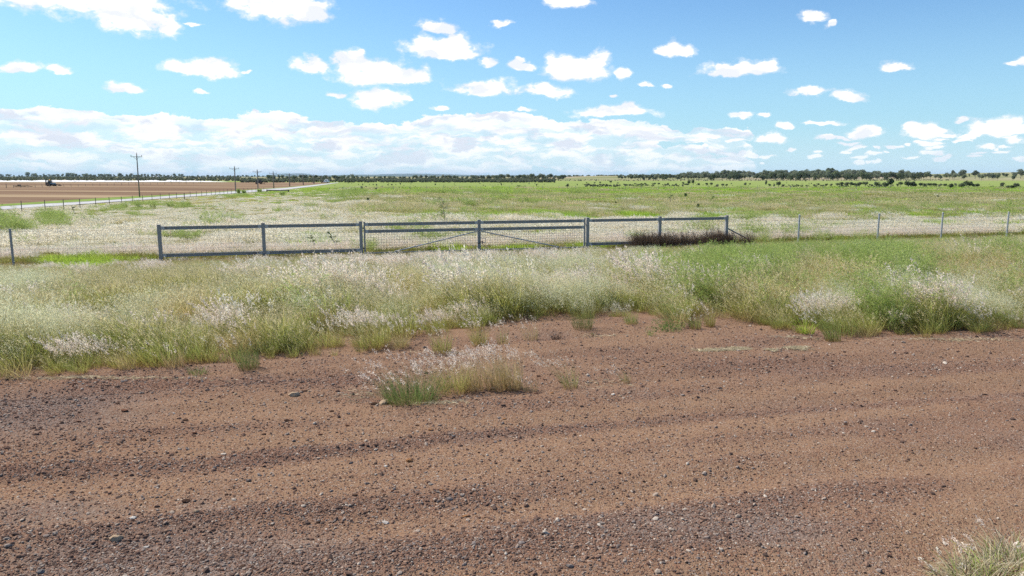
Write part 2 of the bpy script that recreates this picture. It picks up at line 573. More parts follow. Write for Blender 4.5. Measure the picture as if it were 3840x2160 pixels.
def ribbon_sheet(name, A, B, z, mat):
    n = len(A)
    V = [(x, y, z) for x, y in A] + [(x, y, z) for x, y in B]
    me = bpy.data.meshes.new(name)
    me.from_pydata(V, [], [(i, i + 1, n + i + 1, n + i) for i in range(n - 1)])
    me.materials.append(mat); me.update()
    if me.polygons[0].normal.z < 0: me.flip_normals()
    return tag(mesh_obj(name, me), kind='structure')


R = 22000
sheet('ground', [(-R, -400), (R, -400), (R, R), (-R, R)], 0.0, m_field)


def track_h(x, y):
    """height of the gravel track: worn wheel ruts along it and loose windrows between"""
    c = x * TRACK_N[0] + y * TRACK_N[1]
    a = x * TRACK_DIR[0] + y * TRACK_DIR[1]
    wob = (fbm(a * 0.12, c * 0.3, 5) - 0.5) * 1.2
    z = 0.022 * np.sin((c + wob) * 3.6) + 0.014 * np.sin((c + wob) * 7.3 + 1.0)
    z = z + (fbm(x * 0.9, y * 0.9, 9) - 0.5) * 0.07 + (fbm(x * 4, y * 4, 11) - 0.5) * 0.018
    return z + 0.075 + 0.02 * row_field(x, y)


def poly_dist(x, y, pts):
    P_ = [gp(a, b_) for a, b_ in pts]
    d = np.full(np.shape(x), 1e9)
    for (x0, y0), (x1, y1) in zip(P_[:-1], P_[1:]):
        L2 = (x1 - x0) ** 2 + (y1 - y0) ** 2
        t = np.clip(((x - x0) * (x1 - x0) + (y - y0) * (y1 - y0)) / L2, 0, 1)
        d = np.minimum(d, np.hypot(x - x0 - t * (x1 - x0), y - y0 - t * (y1 - y0)))
    return d


WINDROWS = [([(900, 1735), (1145, 1719), (1430, 1686), (1704, 1652), (1994, 1628), (2500, 1590), (3200, 1540), (4200, 1480)], .16, .75), ([(-600, 1850), (190, 1790), (640, 1772), (905, 1742), (1145, 1719)], .2, .75),
            ([(-300, 2075), (200, 2040), (430, 2008), (900, 1955), (1300, 1925), (1800, 1880)], .14, .6), ([(300, 2120), (900, 2105), (1400, 2050), (2000, 1985), (2700, 1935), (3500, 1850)], .30, .65),
            ([(1000, 2170), (1800, 2100), (2700, 2050), (3300, 2020)], .22, .6), ([(-500, 1560), (100, 1545), (330, 1500)], .7, .7), ([(400, 1660), (800, 1640), (1300, 1605)], .2, .5), ([(1150, 1400), (1600, 1520), (2200, 1560)], .25, .35),
            ([(2100, 1320), (2600, 1380), (3300, 1400), (4200, 1390)], .7, .55), ([(300, 1460), (900, 1440), (1300, 1460)], .3, .6)]
SANDY = [([(500, 1560), (900, 1560), (1300, 1560)], .35, .8), ([(700, 1715), (1000, 1690), (1500, 1640), (2100, 1580), (2800, 1500), (3840, 1420)], .22, .8), ([(-200, 1890), (500, 1868), (1000, 1800), (1500, 1745), (2300, 1660), (3300, 1570)], .22, .8),
         ([(200, 1960), (740, 1920), (1300, 1850), (2100, 1770), (3200, 1680)], .18, .6), ([(2500, 1270), (2300, 1300), (2000, 1320), (1800, 1350)], .6, .7), ([(1100, 2080), (1700, 1990), (2600, 1850), (3700, 1720)], .25, .6), ([(3000, 2100), (3840, 1960)], .6, .5)]


def row_field(x, y):
    """0 on bare swept soil, 1 on the thickest gravel"""
    c = x * TRACK_N[0] + y * TRACK_N[1]; a = x * TRACK_DIR[0] + y * TRACK_DIR[1]
    wx = (fbm(x * 1.3, y * 1.3, 61) - .5) * .14; wy = (fbm(x * 1.3 + 9, y * 1.3, 63) - .5) * .14
    r_ = 0.18 + 0.75 * (fbm(a * .22 + 5, c * 1.9, 51) - .3) + .35 * (fbm(x * 1.1, y * 1.1, 53) - .5)
    for pts, wd, k in WINDROWS: r_ = r_ + .8 * k * np.exp(-(poly_dist(x + wx, y + wy, pts) / wd) ** 2)
    for pts, wd, k in SANDY: r_ = r_ - k * np.exp(-(poly_dist(x + wx, y + wy, pts) / wd) ** 2)
    return np.clip(r_, 0, 1.2)


def grid_sheet(name, xs, ys, hf, mat, attr=None):
    X, Y = np.meshgrid(xs, ys)
    Z = hf(X, Y)
    V = np.stack([X.ravel(), Y.ravel(), Z.ravel()], 1)
    nx, ny = len(xs), len(ys)
    i = np.arange(nx - 1)[None, :] + nx * np.arange(ny - 1)[:, None]
    Q = np.stack([i, i + 1, i + 1 + nx, i + nx], -1).reshape(-1, 4)
    return np_mesh(name, V, Q, [mat], smooth=True, attr={k: f(X, Y).ravel() for k, f in attr.items()} if attr else None)


EDGE = [gp(*p) for p in ((-900, 1520), (-400, 1470), (0, 1431), (330, 1420), (640, 1395), (900, 1378), (1342, 1335), (1560, 1305), (1760, 1290), (1830, 1230), (2000, 1215),
                         (2150, 1212), (2300, 1205), (2440, 1235), (2560, 1240), (2700, 1205), (2850, 1235), (3130, 1275), (3400, 1282), (3600, 1275), (3840, 1262), (4400, 1250))]
EX = np.array([p[0] for p in EDGE]); EY = np.array([p[1] for p in EDGE])


def edge_y(x):
    return np.interp(x, EX, EY)


def track_z(x, y):
    """track fades into the field level under the grass"""
    s = np.clip((y - edge_y(x) - 0.3) / 2.5, 0, 1)
    return track_h(x, y) * (1 - s) + s * 0.004


gx = np.arange(-24, 26.01, 0.09)
gy = np.concatenate([np.arange(-3, 4.5, 0.25), np.arange(4.5, 13, 0.055), np.arange(13, 20.01, 0.09)])
tag(mesh_obj('gravel_track', grid_sheet('gravel_track', gx, gy, track_z, m_grav, {'row': row_field})), kind='structure')

road_n = [(0, 788), (411, 759.5), (700, 739), (960, 720), (1071, 711.6), (1180, 698.5), (1268, 685.8)]
road_f = [(0, 775.6), (411, 751.5), (700, 731), (960, 712), (1071, 705), (1180, 693.6), (1268, 684.2)]
padd_n = [(0, 767), (411, 741), (700, 727.5), (960, 710), (1071, 703), (1180, 692.4), (1240, 686.0)]


def extend(L, k=1.2):
    P = [gp(*p) for p in L]
    (x0, y0), (x1, y1) = P[0], P[1]
    return [(x0 - (x1 - x0) * k - 12, y0 - (y1 - y0) * k - 16)] + P


RN, RF, PN = extend(road_n), extend(road_f), extend(padd_n)
ribbon_sheet('road', RN, RF, 0.05, m_road)
ribbon_sheet('road_verge', RF, PN, 0.03, m_verge)
far_edge = [gp(x, y) for x, y in ((-900, 682.8), (0, 682.8), (400, 682.8), (700, 683.0), (960, 683.4), (1071, 683.6), (1180, 684.0), (1236, 684.4))]
ribbon_sheet('ploughed_paddock', PN, far_edge, 0.015, m_plough)

# long heap of white spoil at the back of the paddock
rs = np.random.RandomState(3)
n = 260
xs = np.linspace(-60, 855, n)
pv = []
for i, x in enumerate(xs):
    X, Y = gp(x, 682.2)
    h = 0.72 * (0.45 + 0.9 * vnoise(i * 0.23, 0.5, 4)) + 0.25 * rs.rand()
    h *= min(1, i / 14, (n - 1 - i) / 40)
    wd = 1.6 + rs.rand()
    for k, (dy, hz) in enumerate(((-wd * 1.4, 0.0), (-wd * 0.6, h * 0.7), (0, h), (wd * 0.7, h * 0.6), (wd * 1.6, 0.0))):
        pv.append((X + rs.uniform(-.2, .2), Y + dy, hz + 0.02))
Q = [(i * 5 + k, (i + 1) * 5 + k, (i + 1) * 5 + k + 1, i * 5 + k + 1) for i in range(n - 1) for k in range(4)]
tag(mesh_obj('white_earth_bank', np_mesh('white_earth_bank', pv, Q, [m_white])), kind='structure')


def mound(name, bumps, x0, x1, y0, y1, mat, nx=60, ny=40):
    xs = np.linspace(x0, x1, nx); ys = np.linspace(y0, y1, ny)

    def hf(X, Y):
        z = -0.6 + 0 * X
        for (bx, by, sx, sy, h) in bumps:
            z = z + h * np.exp(-((X - bx) / sx) ** 2 - ((Y - by) / sy) ** 2)
        return z * 1.0
    o = mesh_obj(name, grid_sheet(name, xs, ys, hf, mat))
    tag(o, kind='structure')
    return hf


rise_h = mound('hill', [(560, 800, 170, 150, 6.2), (760, 820, 160, 160, 6.5), (75, 640, 55, 60, 2.4), (110, 700, 90, 80, 2.6), (330, 900, 260, 120, 2.0)], -80, 1100, 420, 1300, m_rise, 140, 90)

# blue ranges on the horizon
for (xa, xb, tops, D) in ((1030, 1200, (659, 652, 650.2, 651, 649.6, 650.4, 655, 660), 15000),
                          (1180, 2150, (660, 657, 655.5, 655, 654.5, 655, 654.2, 654.8, 655.5, 656, 656.2, 657, 656.5, 657.5, 658, 660), 11000),
                          (1380, 1800, (658, 653, 651.4, 650.8, 651.8, 653.5, 655, 658), 16000)):
    k = len(tops) * 6
    V = []
    for i in range(k):
        t = i / (k - 1)
        py = np.interp(t, np.linspace(0, 1, len(tops)), tops) + 0.7 * (vnoise(i * 0.5, D * 0.01, 3) - 0.5)
        px = xa + (xb - xa) * t
        X = D * (px - CX) / F
        z = zat(0, D, 0, py)
        V += [(X, D - 900, -3), (X, D, max(z, 0)), (X, D + 1500, -3)]
    Q = [(i * 3 + j, (i + 1) * 3 + j, (i + 1) * 3 + j + 1, i * 3 + j + 1) for i in range(k - 1) for j in range(2)]
    tag(mesh_obj('hill', np_mesh('hill', V, Q, [m_hill], smooth=True)), kind='structure')

# ------------------------------------------------------------------ steel fence and gates
m_steel = mat_pbr('galvanised_steel', (0.285, 0.28, 0.275), 0.6, 0.0, 0.3, 7, 0.15, 60, 0.25)
m_zinc = mat_pbr('bright_zinc', (0.40, 0.41, 0.43), 0.5, 0.3, 0.15, 12)
m_wire = mat_pbr('old_wire', (0.10, 0.085, 0.075), 0.7, 0.3, 0.3, 20)
m_dark = mat_pbr('black_iron', (0.03, 0.03, 0.03), 0.6, 0.2, 0.3)
m_wood = mat_pbr('weathered_timber', (0.21, 0.175, 0.145), 0.9, 0, 0.35, 12, 0.5, 40)
m_picket = mat_pbr('steel_picket', (0.30, 0.30, 0.31), 0.6, 0.2, 0.3, 15)

FP = [gp(x, y, 1.4) for x, y in ((595, 842), (986, 836), (1352, 829), (2204, 817), (2475, 811), (2726, 807))]
fx = np.array([p[0] for p in FP]); fy = np.array([p[1] for p in FP])
kf = np.polyfit(fx, fy, 1)
FANG = math.atan(kf[0])


def fence_pt(px, z):
    """point on the fence line seen at photograph column px (height z)"""
    t = (px - CX) / F
    # x = t*dep, dep = y cosP - (z-H) sinP, y = k x + c
    c1 = math.cos(PITCH); c0 = -(z - CAMH) * math.sin(PITCH)
    x = t * (kf[1] * c1 + c0) / (1 - t * kf[0] * c1)
    return x, kf[0] * x + kf[1]


def fs(px, z=1.0):
    """distance along the fence line"""
    x, y = fence_pt(px, z)
    return x / math.cos(FANG)


S1, S2, S3, S4, S5, S6 = [fs(p, 1.4) for p in (595, 986, 1352, 2204, 2475, 2726)]
OX, OY = 0.0, kf[1]


def along(s):
    return OX + s * math.cos(FANG), OY + s * math.sin(FANG)


PW_, RH = 0.125, 0.128       # post width, rail height


def c_rail(mb, s0, s1, zc, y0=-0.03, drop0=0.0, drop1=0.0):
    """rolled channel rail: flat web with lips top and bottom"""
    h = RH / 2
    prof = [(y0, zc - h), (y0, zc - h + 0.022), (y0 + 0.022, zc - h + 0.028), (y0 + 0.022, zc - 0.012), (y0 + 0.014, zc), (y0 + 0.022, zc + 0.012), (y0 + 0.022, zc + h - 0.028),
            (y0, zc + h - 0.022), (y0, zc + h), (y0 + 0.062, zc + h), (y0 + 0.062, zc - h)]
    mb.prism(prof, s0, s1)


def post_mesh(h, wdt=PW_):
    mb = MB()
    mb.box(-wdt / 2, wdt / 2, -wdt / 2, wdt / 2, -0.3, h - 0.012)
    mb.box(-wdt / 2 - 0.008, wdt / 2 + 0.008, -wdt / 2 - 0.008, wdt / 2 + 0.008, h - 0.012, h)
    return mb


def mesh_wires(mb, s0, s1, z0, z1, dx, dz, r, y=0.05, jig=0.0, rnd=None):
    nx = max(1, int(round((s1 - s0) / dx)))
    for i in range(1, nx):
        s = s0 + (s1 - s0) * i / nx
        j = rnd.uniform(-jig, jig) if rnd else 0
        mb.tube([(s, y, z0), (s + j, y + j * .4, (z0 + z1) / 2), (s, y, z1)] if jig else [(s, y, z0), (s, y, z1)], r, 4, False)
    nz = max(1, int(round((z1 - z0) / dz)))
    for k in range(nz + 1):
        z = z0 + (z1 - z0) * k / nz
        mb.tube([(s0, y + r * 2, z), ((s0 + s1) / 2, y + r * 2, z - jig * .3), (s1, y + r * 2, z)], r, 4, False)


def rail_panel(label, ss, mesh_dx):
    base = empty('rail_fence', (*along(ss[0]), 0), FANG)
    tag(base, label, 'fence', 'steel rail fence panels beside the gates')
    o0 = ss[0]
    rnd = random.Random(int(abs(o0) * 10))
    for s in ss:
        p = post_mesh(1.4).build('post', m_steel, base, bevel=0.006)
        p.location = (s - o0, 0, 0)
    for a, bb in zip(ss[:-1], ss[1:]):
        x0, x1 = a - o0 + PW_ / 2 + 0.004, bb - o0 - PW_ / 2 - 0.004
        for zc in (1.265, 0.235):
            mb = MB(); c_rail(mb, x0, x1, zc); mb.build('rail', m_steel, base)
            for q0, q1 in ((x0, x0 + 0.13), (x1 - 0.13, x1)):
                mb = MB(); mb.box(q0, q1, -0.036, -0.0305, zc - RH / 2 + 0.004, zc + RH / 2 - 0.004); mb.build('bracket', m_zinc, base)
        mb = MB()
        mesh_wires(mb, x0, x1, 0.31, 1.12, mesh_dx, 0.16, 0.0026, 0.05, 0.012, rnd)
        mb.build('wire_netting', m_wire, base)
    return base


lp = rail_panel('grey steel post and rail fence panel left of the gates', [S1, S2, S3], 0.30)
rp = rail_panel('grey steel rail fence panel with dead brown weeds at its foot, right of the gates', [S4, S5, S6], 0.28)
mb = MB()
mb.tube([(S6 - S4 + 0.05, 0.0, 0.80), (S6 - S4 + 0.85, -0.02, 0.42), (S6 - S4 + 1.6, -0.03, 0.03)], 0.032, 8)
mb.build('end_stay', m_steel, rp)


def gate(label, s0, s1, hinge_left):
    g = empty('farm_gate', (*along(s0), 0), FANG)
    tag(g, label, 'gate', 'pair of steel farm gates')
    L = s1 - s0
    sw = 0.062
    for x in (0, L - sw):
        mb = MB(); mb.box(x, x + sw, -0.035, 0.035, 0.06, 1.385); mb.build('stile', m_steel, g, bevel=0.005)
    for nm, zc in (('rail', 1.265), ('rail', 0.985)):
        mb = MB(); c_rail(mb, sw + 0.003, L - sw - 0.003, zc); mb.build(nm, m_steel, g)
        for q0, q1 in ((sw + 0.003, sw + 0.125), (L - sw - 0.125, L - sw - 0.003)):
            mb = MB(); mb.box(q0, q1, -0.036, -0.0305, zc - RH / 2 + 0.004, zc + RH / 2 - 0.004); mb.build('bracket', m_zinc, g)
    mb = MB(); mb.box(sw + 0.003, L - sw - 0.003, -0.024, 0.024, 0.085, 0.135); mb.build('bottom_rail', m_steel, g)
    mb = MB()
    z0, z1 = 0.14, 0.915
    n_ = int(round((L - 2 * sw) / 0.105))
    for i in range(1, n_):
        x = sw + (L - 2 * sw) * i / n_
        mb.tube([(x, 0.012, z0), (x, 0.012, z1)], 0.0042, 4, False)
    for k in range(7):
        z = z0 + (z1 - z0) * (k + .4) / 7
        mb.tube([(sw, 0.018, z), (L - sw, 0.018, z)], 0.0042, 4, False)
    mb.build('welded_mesh', m_wire, g)
    mb = MB()
    if hinge_left: a, bb = (L - sw - 0.02, 0.90), (sw + 1.15, 0.14)
    else: a, bb = (sw + 0.02, 0.90), (L - sw - 1.15, 0.14)
    mb.tube([(a[0], -0.012, a[1]), (bb[0], -0.012, bb[1])], 0.024, 8)
    mb.build('brace', m_zinc, g)
    hx = 0.0 if hinge_left else L
    for z in (0.3, 1.12):
        mb = MB(); mb.box(hx - 0.035, hx + 0.035, 0.036, 0.06, z - 0.03, z + 0.03); mb.build('hinge', m_dark, g)
    return g, L


g1, L1 = gate('left leaf of the closed pair of mesh farm gates', S3 + PW_ / 2 + 0.05, fs(1796.5) - 0.004, True)
g2, L2 = gate('right leaf of the closed pair of mesh farm gates, carrying the latch loop', fs(1796.5) + 0.004, S4 - PW_ / 2 - 0.05, False)
mb = MB()
for a, bb in (((0.07, 0.60), (0.275, 0.60)), ((0.265, 0.60), (0.265, 0.415)), ((0.265, 0.42), (0.10, 0.42))):
    mb.tube([(a[0], -0.03, a[1]), (bb[0], -0.03, bb[1])], 0.011, 6)
mb.build('latch_loop', m_zinc, g2)
mb = MB()
rr = random.Random(4)
for i in range(13):
    x = -0.10 + 0.235 * i / 12
    z = 0.43 - 0.03 * math.sin(i * .5) + rr.uniform(-.008, .008)
    mb.tube([(x - .014, -0.052, z - .006), (x + .014, -0.058, z + .008)], 0.011, 5)
for i in range(4): mb.tube([(0.125, -0.054, .46 - .03 * i), (0.13, -0.056, .43 - .03 * i)], 0.013, 5)
mb.box(0.10, 0.145, -0.065, -0.04, 0.44, 0.49)
mb.build('chain', m_dark, g2)

# ------------------------------------------------------------------ wire fences
# right of the panels
right_posts = [(2998.5, 804.3), (3297.4, 800), (3536.4, 796.4), (3783.4, 794), (4075, 790)]
wf = empty('wire_fence', (*along(S6), 0), FANG)
tag(wf, 'barbed wire fence on four round steel posts running off to the right edge', 'fence')
ps = [0.0]
for px, py in right_posts:
    s = fs(px, 1.35); ps.append(s - S6)
    x, y = along(s)
    h = zat(x, y, px, py)
    mb = MB(); mb.tube([(0, 0, -0.3), (0, 0, h - 0.01), (0, 0, h)], [0.044, 0.044, 0.036], 10)
    p = mb.build('post', m_zinc, wf, smooth=False)
    p.location = (s - S6, 0, 0)
rr = random.Random(8)
for z in (1.30, 1.12, 0.93, 0.74, 0.56, 0.38):
    mb = MB()
    pts = []
    for a, bb in zip(ps[:-1], ps[1:]):
        pts += [(a, -0.048, z), ((a + bb) / 2, -0.048, z - 0.012)]
    pts.append((ps[-1], -0.048, z))
    mb.tube(pts, 0.003, 4, False)
    x = ps[0] + .1
    while z > .9 and x < ps[-1]:
        mb.tube([(x, -0.06, z - .012), (x + .012, -0.036, z + .012)], 0.0028, 3, False); x += 0.16
    mb.build('wire', m_wire, wf)

# left of the panels
sl_ = fs(37, 1.33)
lf = empty('netting_fence', (*along(sl_), 0), FANG)
tag(lf, 'wire netting fence on a thin steel post at the left edge', 'fence')
x, y = along(sl_)
h = zat(x, y, 37, 858)
mb = MB(); mb.tube([(0, 0, -0.3), (0, 0, h)], 0.042, 8); mb.build('post', m_picket, lf)
mb = MB(); mb.tube([(-4.3, 0, -0.3), (-4.3, 0, h)], 0.042, 8); mb.build('post', m_picket, lf)
mb = MB()
mesh_wires(mb, -4.3, S1 - sl_ - 0.06, 0.12, 1.05, 0.3, 0.15, 0.0026, -0.03, 0.012, random.Random(2))
mb.build('wire_netting', m_wire, lf)
mb = MB(); mb.tube([(-4.3, -0.045, 1.24), ((S1 - sl_) / 2, -0.045, 1.225), (S1 - sl_ - 0.06, -0.045, 1.24)], 0.003, 4, False); mb.build('wire', m_wire, lf)

# fence along the road on the left
road_posts = [(-60, 762, 808), (83, 752.7, 798), (170, 749.6, 789), (240, 746.9, 788), (301, 744.5, 784), (360, 741, 775), (411, 738.8, 769), (457, 737, 767), (498, 734, 764),
              (536, 733, 759), (571, 731.4, 753), (602, 729.4, 751), (636, 728.3, 749), (663, 726.3, 746), (692, 723.6, 749), (714, 725.6, 741), (737, 723, 739), (757, 722.4, 737),
              (775, 721.7, 735), (793, 721.3, 733), (809, 720.6, 732), (825, 720, 730.5), (840, 719, 729), (854, 718.5, 728), (868, 718, 727), (884, 717.4, 725.8), (899, 716.5, 724.6),
              (915, 715.4, 723), (930, 714.6, 722), (945, 713.6, 721), (960, 712.6, 720), (975, 712, 719), (990, 711.4, 718)]
rfz = empty('roadside_fence', (*gp(83, 798), 0))
tag(rfz, 'long fence of thin dark posts along the grey road on the left', 'fence')
ox, oy = gp(83, 798)
pp = []
# bases lie on a line fitted through the posts
bx = np.array([gp(a, c) for a, b_, c in road_posts])
fit = np.polyfit(bx[:, 1], bx[:, 0], 2)
for i, (px, pt, pb) in enumerate(road_posts):
    X, Y = gp(px, pb)
    hh = max(0.9, zat(X, Y, px, pt))
    big = px == 692
    mb = MB(); mb.tube([(0, 0, -0.2), (0.0, 0, hh)], 0.06 if big else 0.034, 6)
    o = mb.build('post', m_wood, rfz)
    o.location = (X - ox, Y - oy, 0)
    pp.append((X - ox, Y - oy, hh))
for k in (0.92, 0.66, 0.4):
    mb = MB(); mb.tube([(a, b_, c * k) for a, b_, c in pp], 0.006, 3, False); mb.build('wire', m_wire, rfz)

# dark pipe gate frame beside the road, far off
x0, y0 = gp(1001, 719); x1, y1 = gp(1083, 721)
pg = empty('pipe_gate', (x0, y0, 0), math.atan2(y1 - y0, x1 - x0))
tag(pg, 'long dark steel rail between two posts beside the far road', 'gate')
Lg = math.hypot(x1 - x0, y1 - y0)
hz = zat(x0, y0, 1001, 711)
for x in (0.0, Lg):
    mb = MB(); mb.tube([(x, 0, -0.2), (x, 0, hz + 0.03)], 0.11, 8); mb.build('post', m_dark, pg)
mb = MB(); mb.tube([(0.12, 0, hz - 0.1), (Lg - 0.12, 0, hz - 0.1)], 0.09, 8); mb.build('rail', m_dark, pg)
mb = MB(); mb.tube([(0.12, 0, 0.25), (Lg - 0.12, 0, 0.25)], 0.04, 6); mb.build('bottom_rail', m_wire, pg)

# pale gate far off in the right hand field
x0, y0 = gp(3447, 714); x1, y1 = gp(3534, 714)
pg = empty('field_gate', (x0, y0, 0), 0)
tag(pg, 'low pale rail gate alone in the green field on the right', 'gate')
Lg = x1 - x0; hz = zat(x0, y0, 3447, 709)
for x in (0.0, Lg * .48, Lg):
    mb = MB(); mb.tube([(x, 0, -0.2), (x, 0, hz)], 0.05, 6); mb.build('post', m_zinc, pg)
for a, bb in ((0.06, Lg * .48 - .06), (Lg * .48 + .06, Lg - .06)):
    for zf in (0.92, 0.5): mb = MB(); mb.tube([(a, 0, hz * zf), (bb, 0, hz * zf)], 0.045, 6); mb.build('rail', m_zinc, pg)

# faint post fence across the middle of the green field
mf = empty('field_fence', (*gp(1290, 716), 0))
tag(mf, 'faint line of thin posts across the green field beyond the gates', 'fence')
ox, oy = gp(1290, 716)
pp = []
for i in range(34):
    X, Y = gp(1290 + i * 62, 716 - 0.02 * i)
    hh = 1.15
    mb = MB(); mb.tube([(0, 0, -.2), (0, 0, hh)], 0.035, 5); o = mb.build('post', m_picket, mf); o.location = (X - ox, Y - oy, 0)
    pp.append((X - ox, Y - oy, hh))
mb = MB(); mb.tube([(a, b_, 1.05) for a, b_, c in pp], 0.004, 3, False); mb.build('wire', m_wire, mf)

# thin fence inside the ploughed paddock
pf = empty('paddock_fence', (*gp(-30, 708), 0))
tag(pf, 'thin sagging post fence across the brown ploughed paddock', 'fence')
ox, oy = gp(-30, 708)
rr = random.Random(11)
pp = []
for i in range(30):
    px = -30 + i * 27
    X, Y = gp(px, 707 - i * 0.62)
    hh = rr.uniform(0.75, 1.0) * (1.35 if i == 2 else 1)
    mb = MB(); mb.tube([(0, 0, -.2), (rr.uniform(-.08, .08), 0, hh)], 0.05 if i != 2 else .08, 5); o = mb.build('post', m_wood, pf); o.location = (X - ox, Y - oy, 0)
    pp.append((X - ox, Y - oy, hh))
mb = MB(); mb.tube([(a, b_, c * .9) for a, b_, c in pp], 0.006, 3, False); mb.build('wire', m_wire, pf)

# ------------------------------------------------------------------ power poles
POLES = [(524, 739, 508.5, 577.6, 'nearest and tallest power pole, standing left of the road'),
         (884, 718.6, 879, 625.4, 'second power pole along the road from the left'),
         (968, 712.7, 964.7, 637.5, 'third power pole, just right of the small dark tractor'),
         (1027, 707, 1024, 644.5, 'fourth power pole along the road, left of the dark pipe gate'),
         (1086.6, 699, 1085, 650.5, 'fifth power pole, on the green verge behind the dark pipe gate'),
         (1137.4, 694.5, 1136.5, 653, 'sixth power pole, halfway along the far stretch of road'),
         (1177.5, 690.5, 1177, 655.5, 'seventh power pole, short of the white vehicle'),
         (1206.6, 686.5, 1206, 657.5, 'distant power pole beside the white vehicle'),
         (1228, 685.2, 1227.5, 659, 'farthest power pole, beyond the white vehicle')]
for i, (bx_, by_, tx, ty, lab) in enumerate(POLES):
    X, Y = gp(bx_, by_)
    hh = zat(X, Y, tx, ty)
    pz = empty('power_pole', (X, Y, 0), rad(10))
    tag(pz, lab, 'power pole', 'power poles along the road')
    r0 = 0.10 if i == 0 else 0.09 + 0.0003 * Y
    mb = MB(); mb.tube([(0, 0, -0.5), (0.0, 0, hh * .5), (0.02, 0, hh)], [r0, r0 * .85, r0 * .7], 10); mb.build('shaft', m_wood, pz, smooth=True)
    ca = 0.82 * (1 if i == 0 else 1.15)
    zt = hh - 0.42
    mb = MB(); mb.box(-ca, ca, -r0 - 0.09, -r0 + .02, zt - 0.035, zt + 0.035); mb.build('crossarm', m_wood, pz)
    mb = MB(); mb.tube([(-.42, -r0 - .04, zt - .03), (0, -r0 * .8, zt - .42)], .02, 5); mb.tube([(.42, -r0 - .04, zt - .03), (0, -r0 * .8, zt - .42)], .02, 5); mb.build('arm_brace', m_dark, pz)
    for xi in (-ca * .92, 0.02, ca * .92):
        z0 = zt + .05 if xi != 0.02 else hh
        mb = MB(); yy = -r0 - .03 if xi != 0.02 else 0
        mb.tube([(xi, yy, z0), (xi, yy, z0 + .07), (xi, yy, z0 + .08), (xi, yy, z0 + .17), (xi, yy, z0 + .2)], [.02, .02, .055, .05, .02], 8); mb.build('insulator', m_dark, pz)

# ------------------------------------------------------------------ vehicles
m_tyre = mat_pbr('tyre_rubber', (0.02, 0.02, 0.02), 0.9)
m_blk = mat_pbr('dark_paint', (0.035, 0.04, 0.05), 0.5)
m_rust = mat_pbr('rusty_iron', (0.14, 0.085, 0.06), 0.85, 0, .4)
m_glass = mat_pbr('cab_glass', (0.04, 0.05, 0.06), 0.15, 0, .1, 2, 0, 1, .5)
m_orange = mat_pbr('orange_paint', (0.85, 0.33, 0.03), 0.5)
m_wht = mat_pbr('white_paint', (0.78, 0.79, 0.80), 0.35, 0, .05)
m_blue = mat_pbr('pale_blue_paint', (0.26, 0.36, 0.42), 0.5)


def wheel(parent, x, y, r, wdt):
    mb = MB()
    prof = [(-wdt / 2, r * .62), (-wdt / 2, r * .93), (-wdt * .36, r), (wdt * .36, r), (wdt / 2, r * .93), (wdt / 2, r * .62)]
    n_ = 18
    V = [(math.cos(2 * math.pi * k / n_) * q, p, math.sin(2 * math.pi * k / n_) * q) for k in range(n_) for p, q in prof]
    m_ = len(prof)
    Fc = [(k * m_ + j, k * m_ + j + 1, ((k + 1) % n_) * m_ + j + 1, ((k + 1) % n_) * m_ + j) for k in range(n_) for j in range(m_ - 1)]
    mb.add(V, Fc)
    wl = mb.build('wheel', m_tyre, parent); wl.location = (x, y, r)
    mb = MB(); mb.tube([(0, -wdt * .4, 0), (0, wdt * .4, 0)], r * .63, 14); mb.build('rim', m_rust, wl)
    return wl


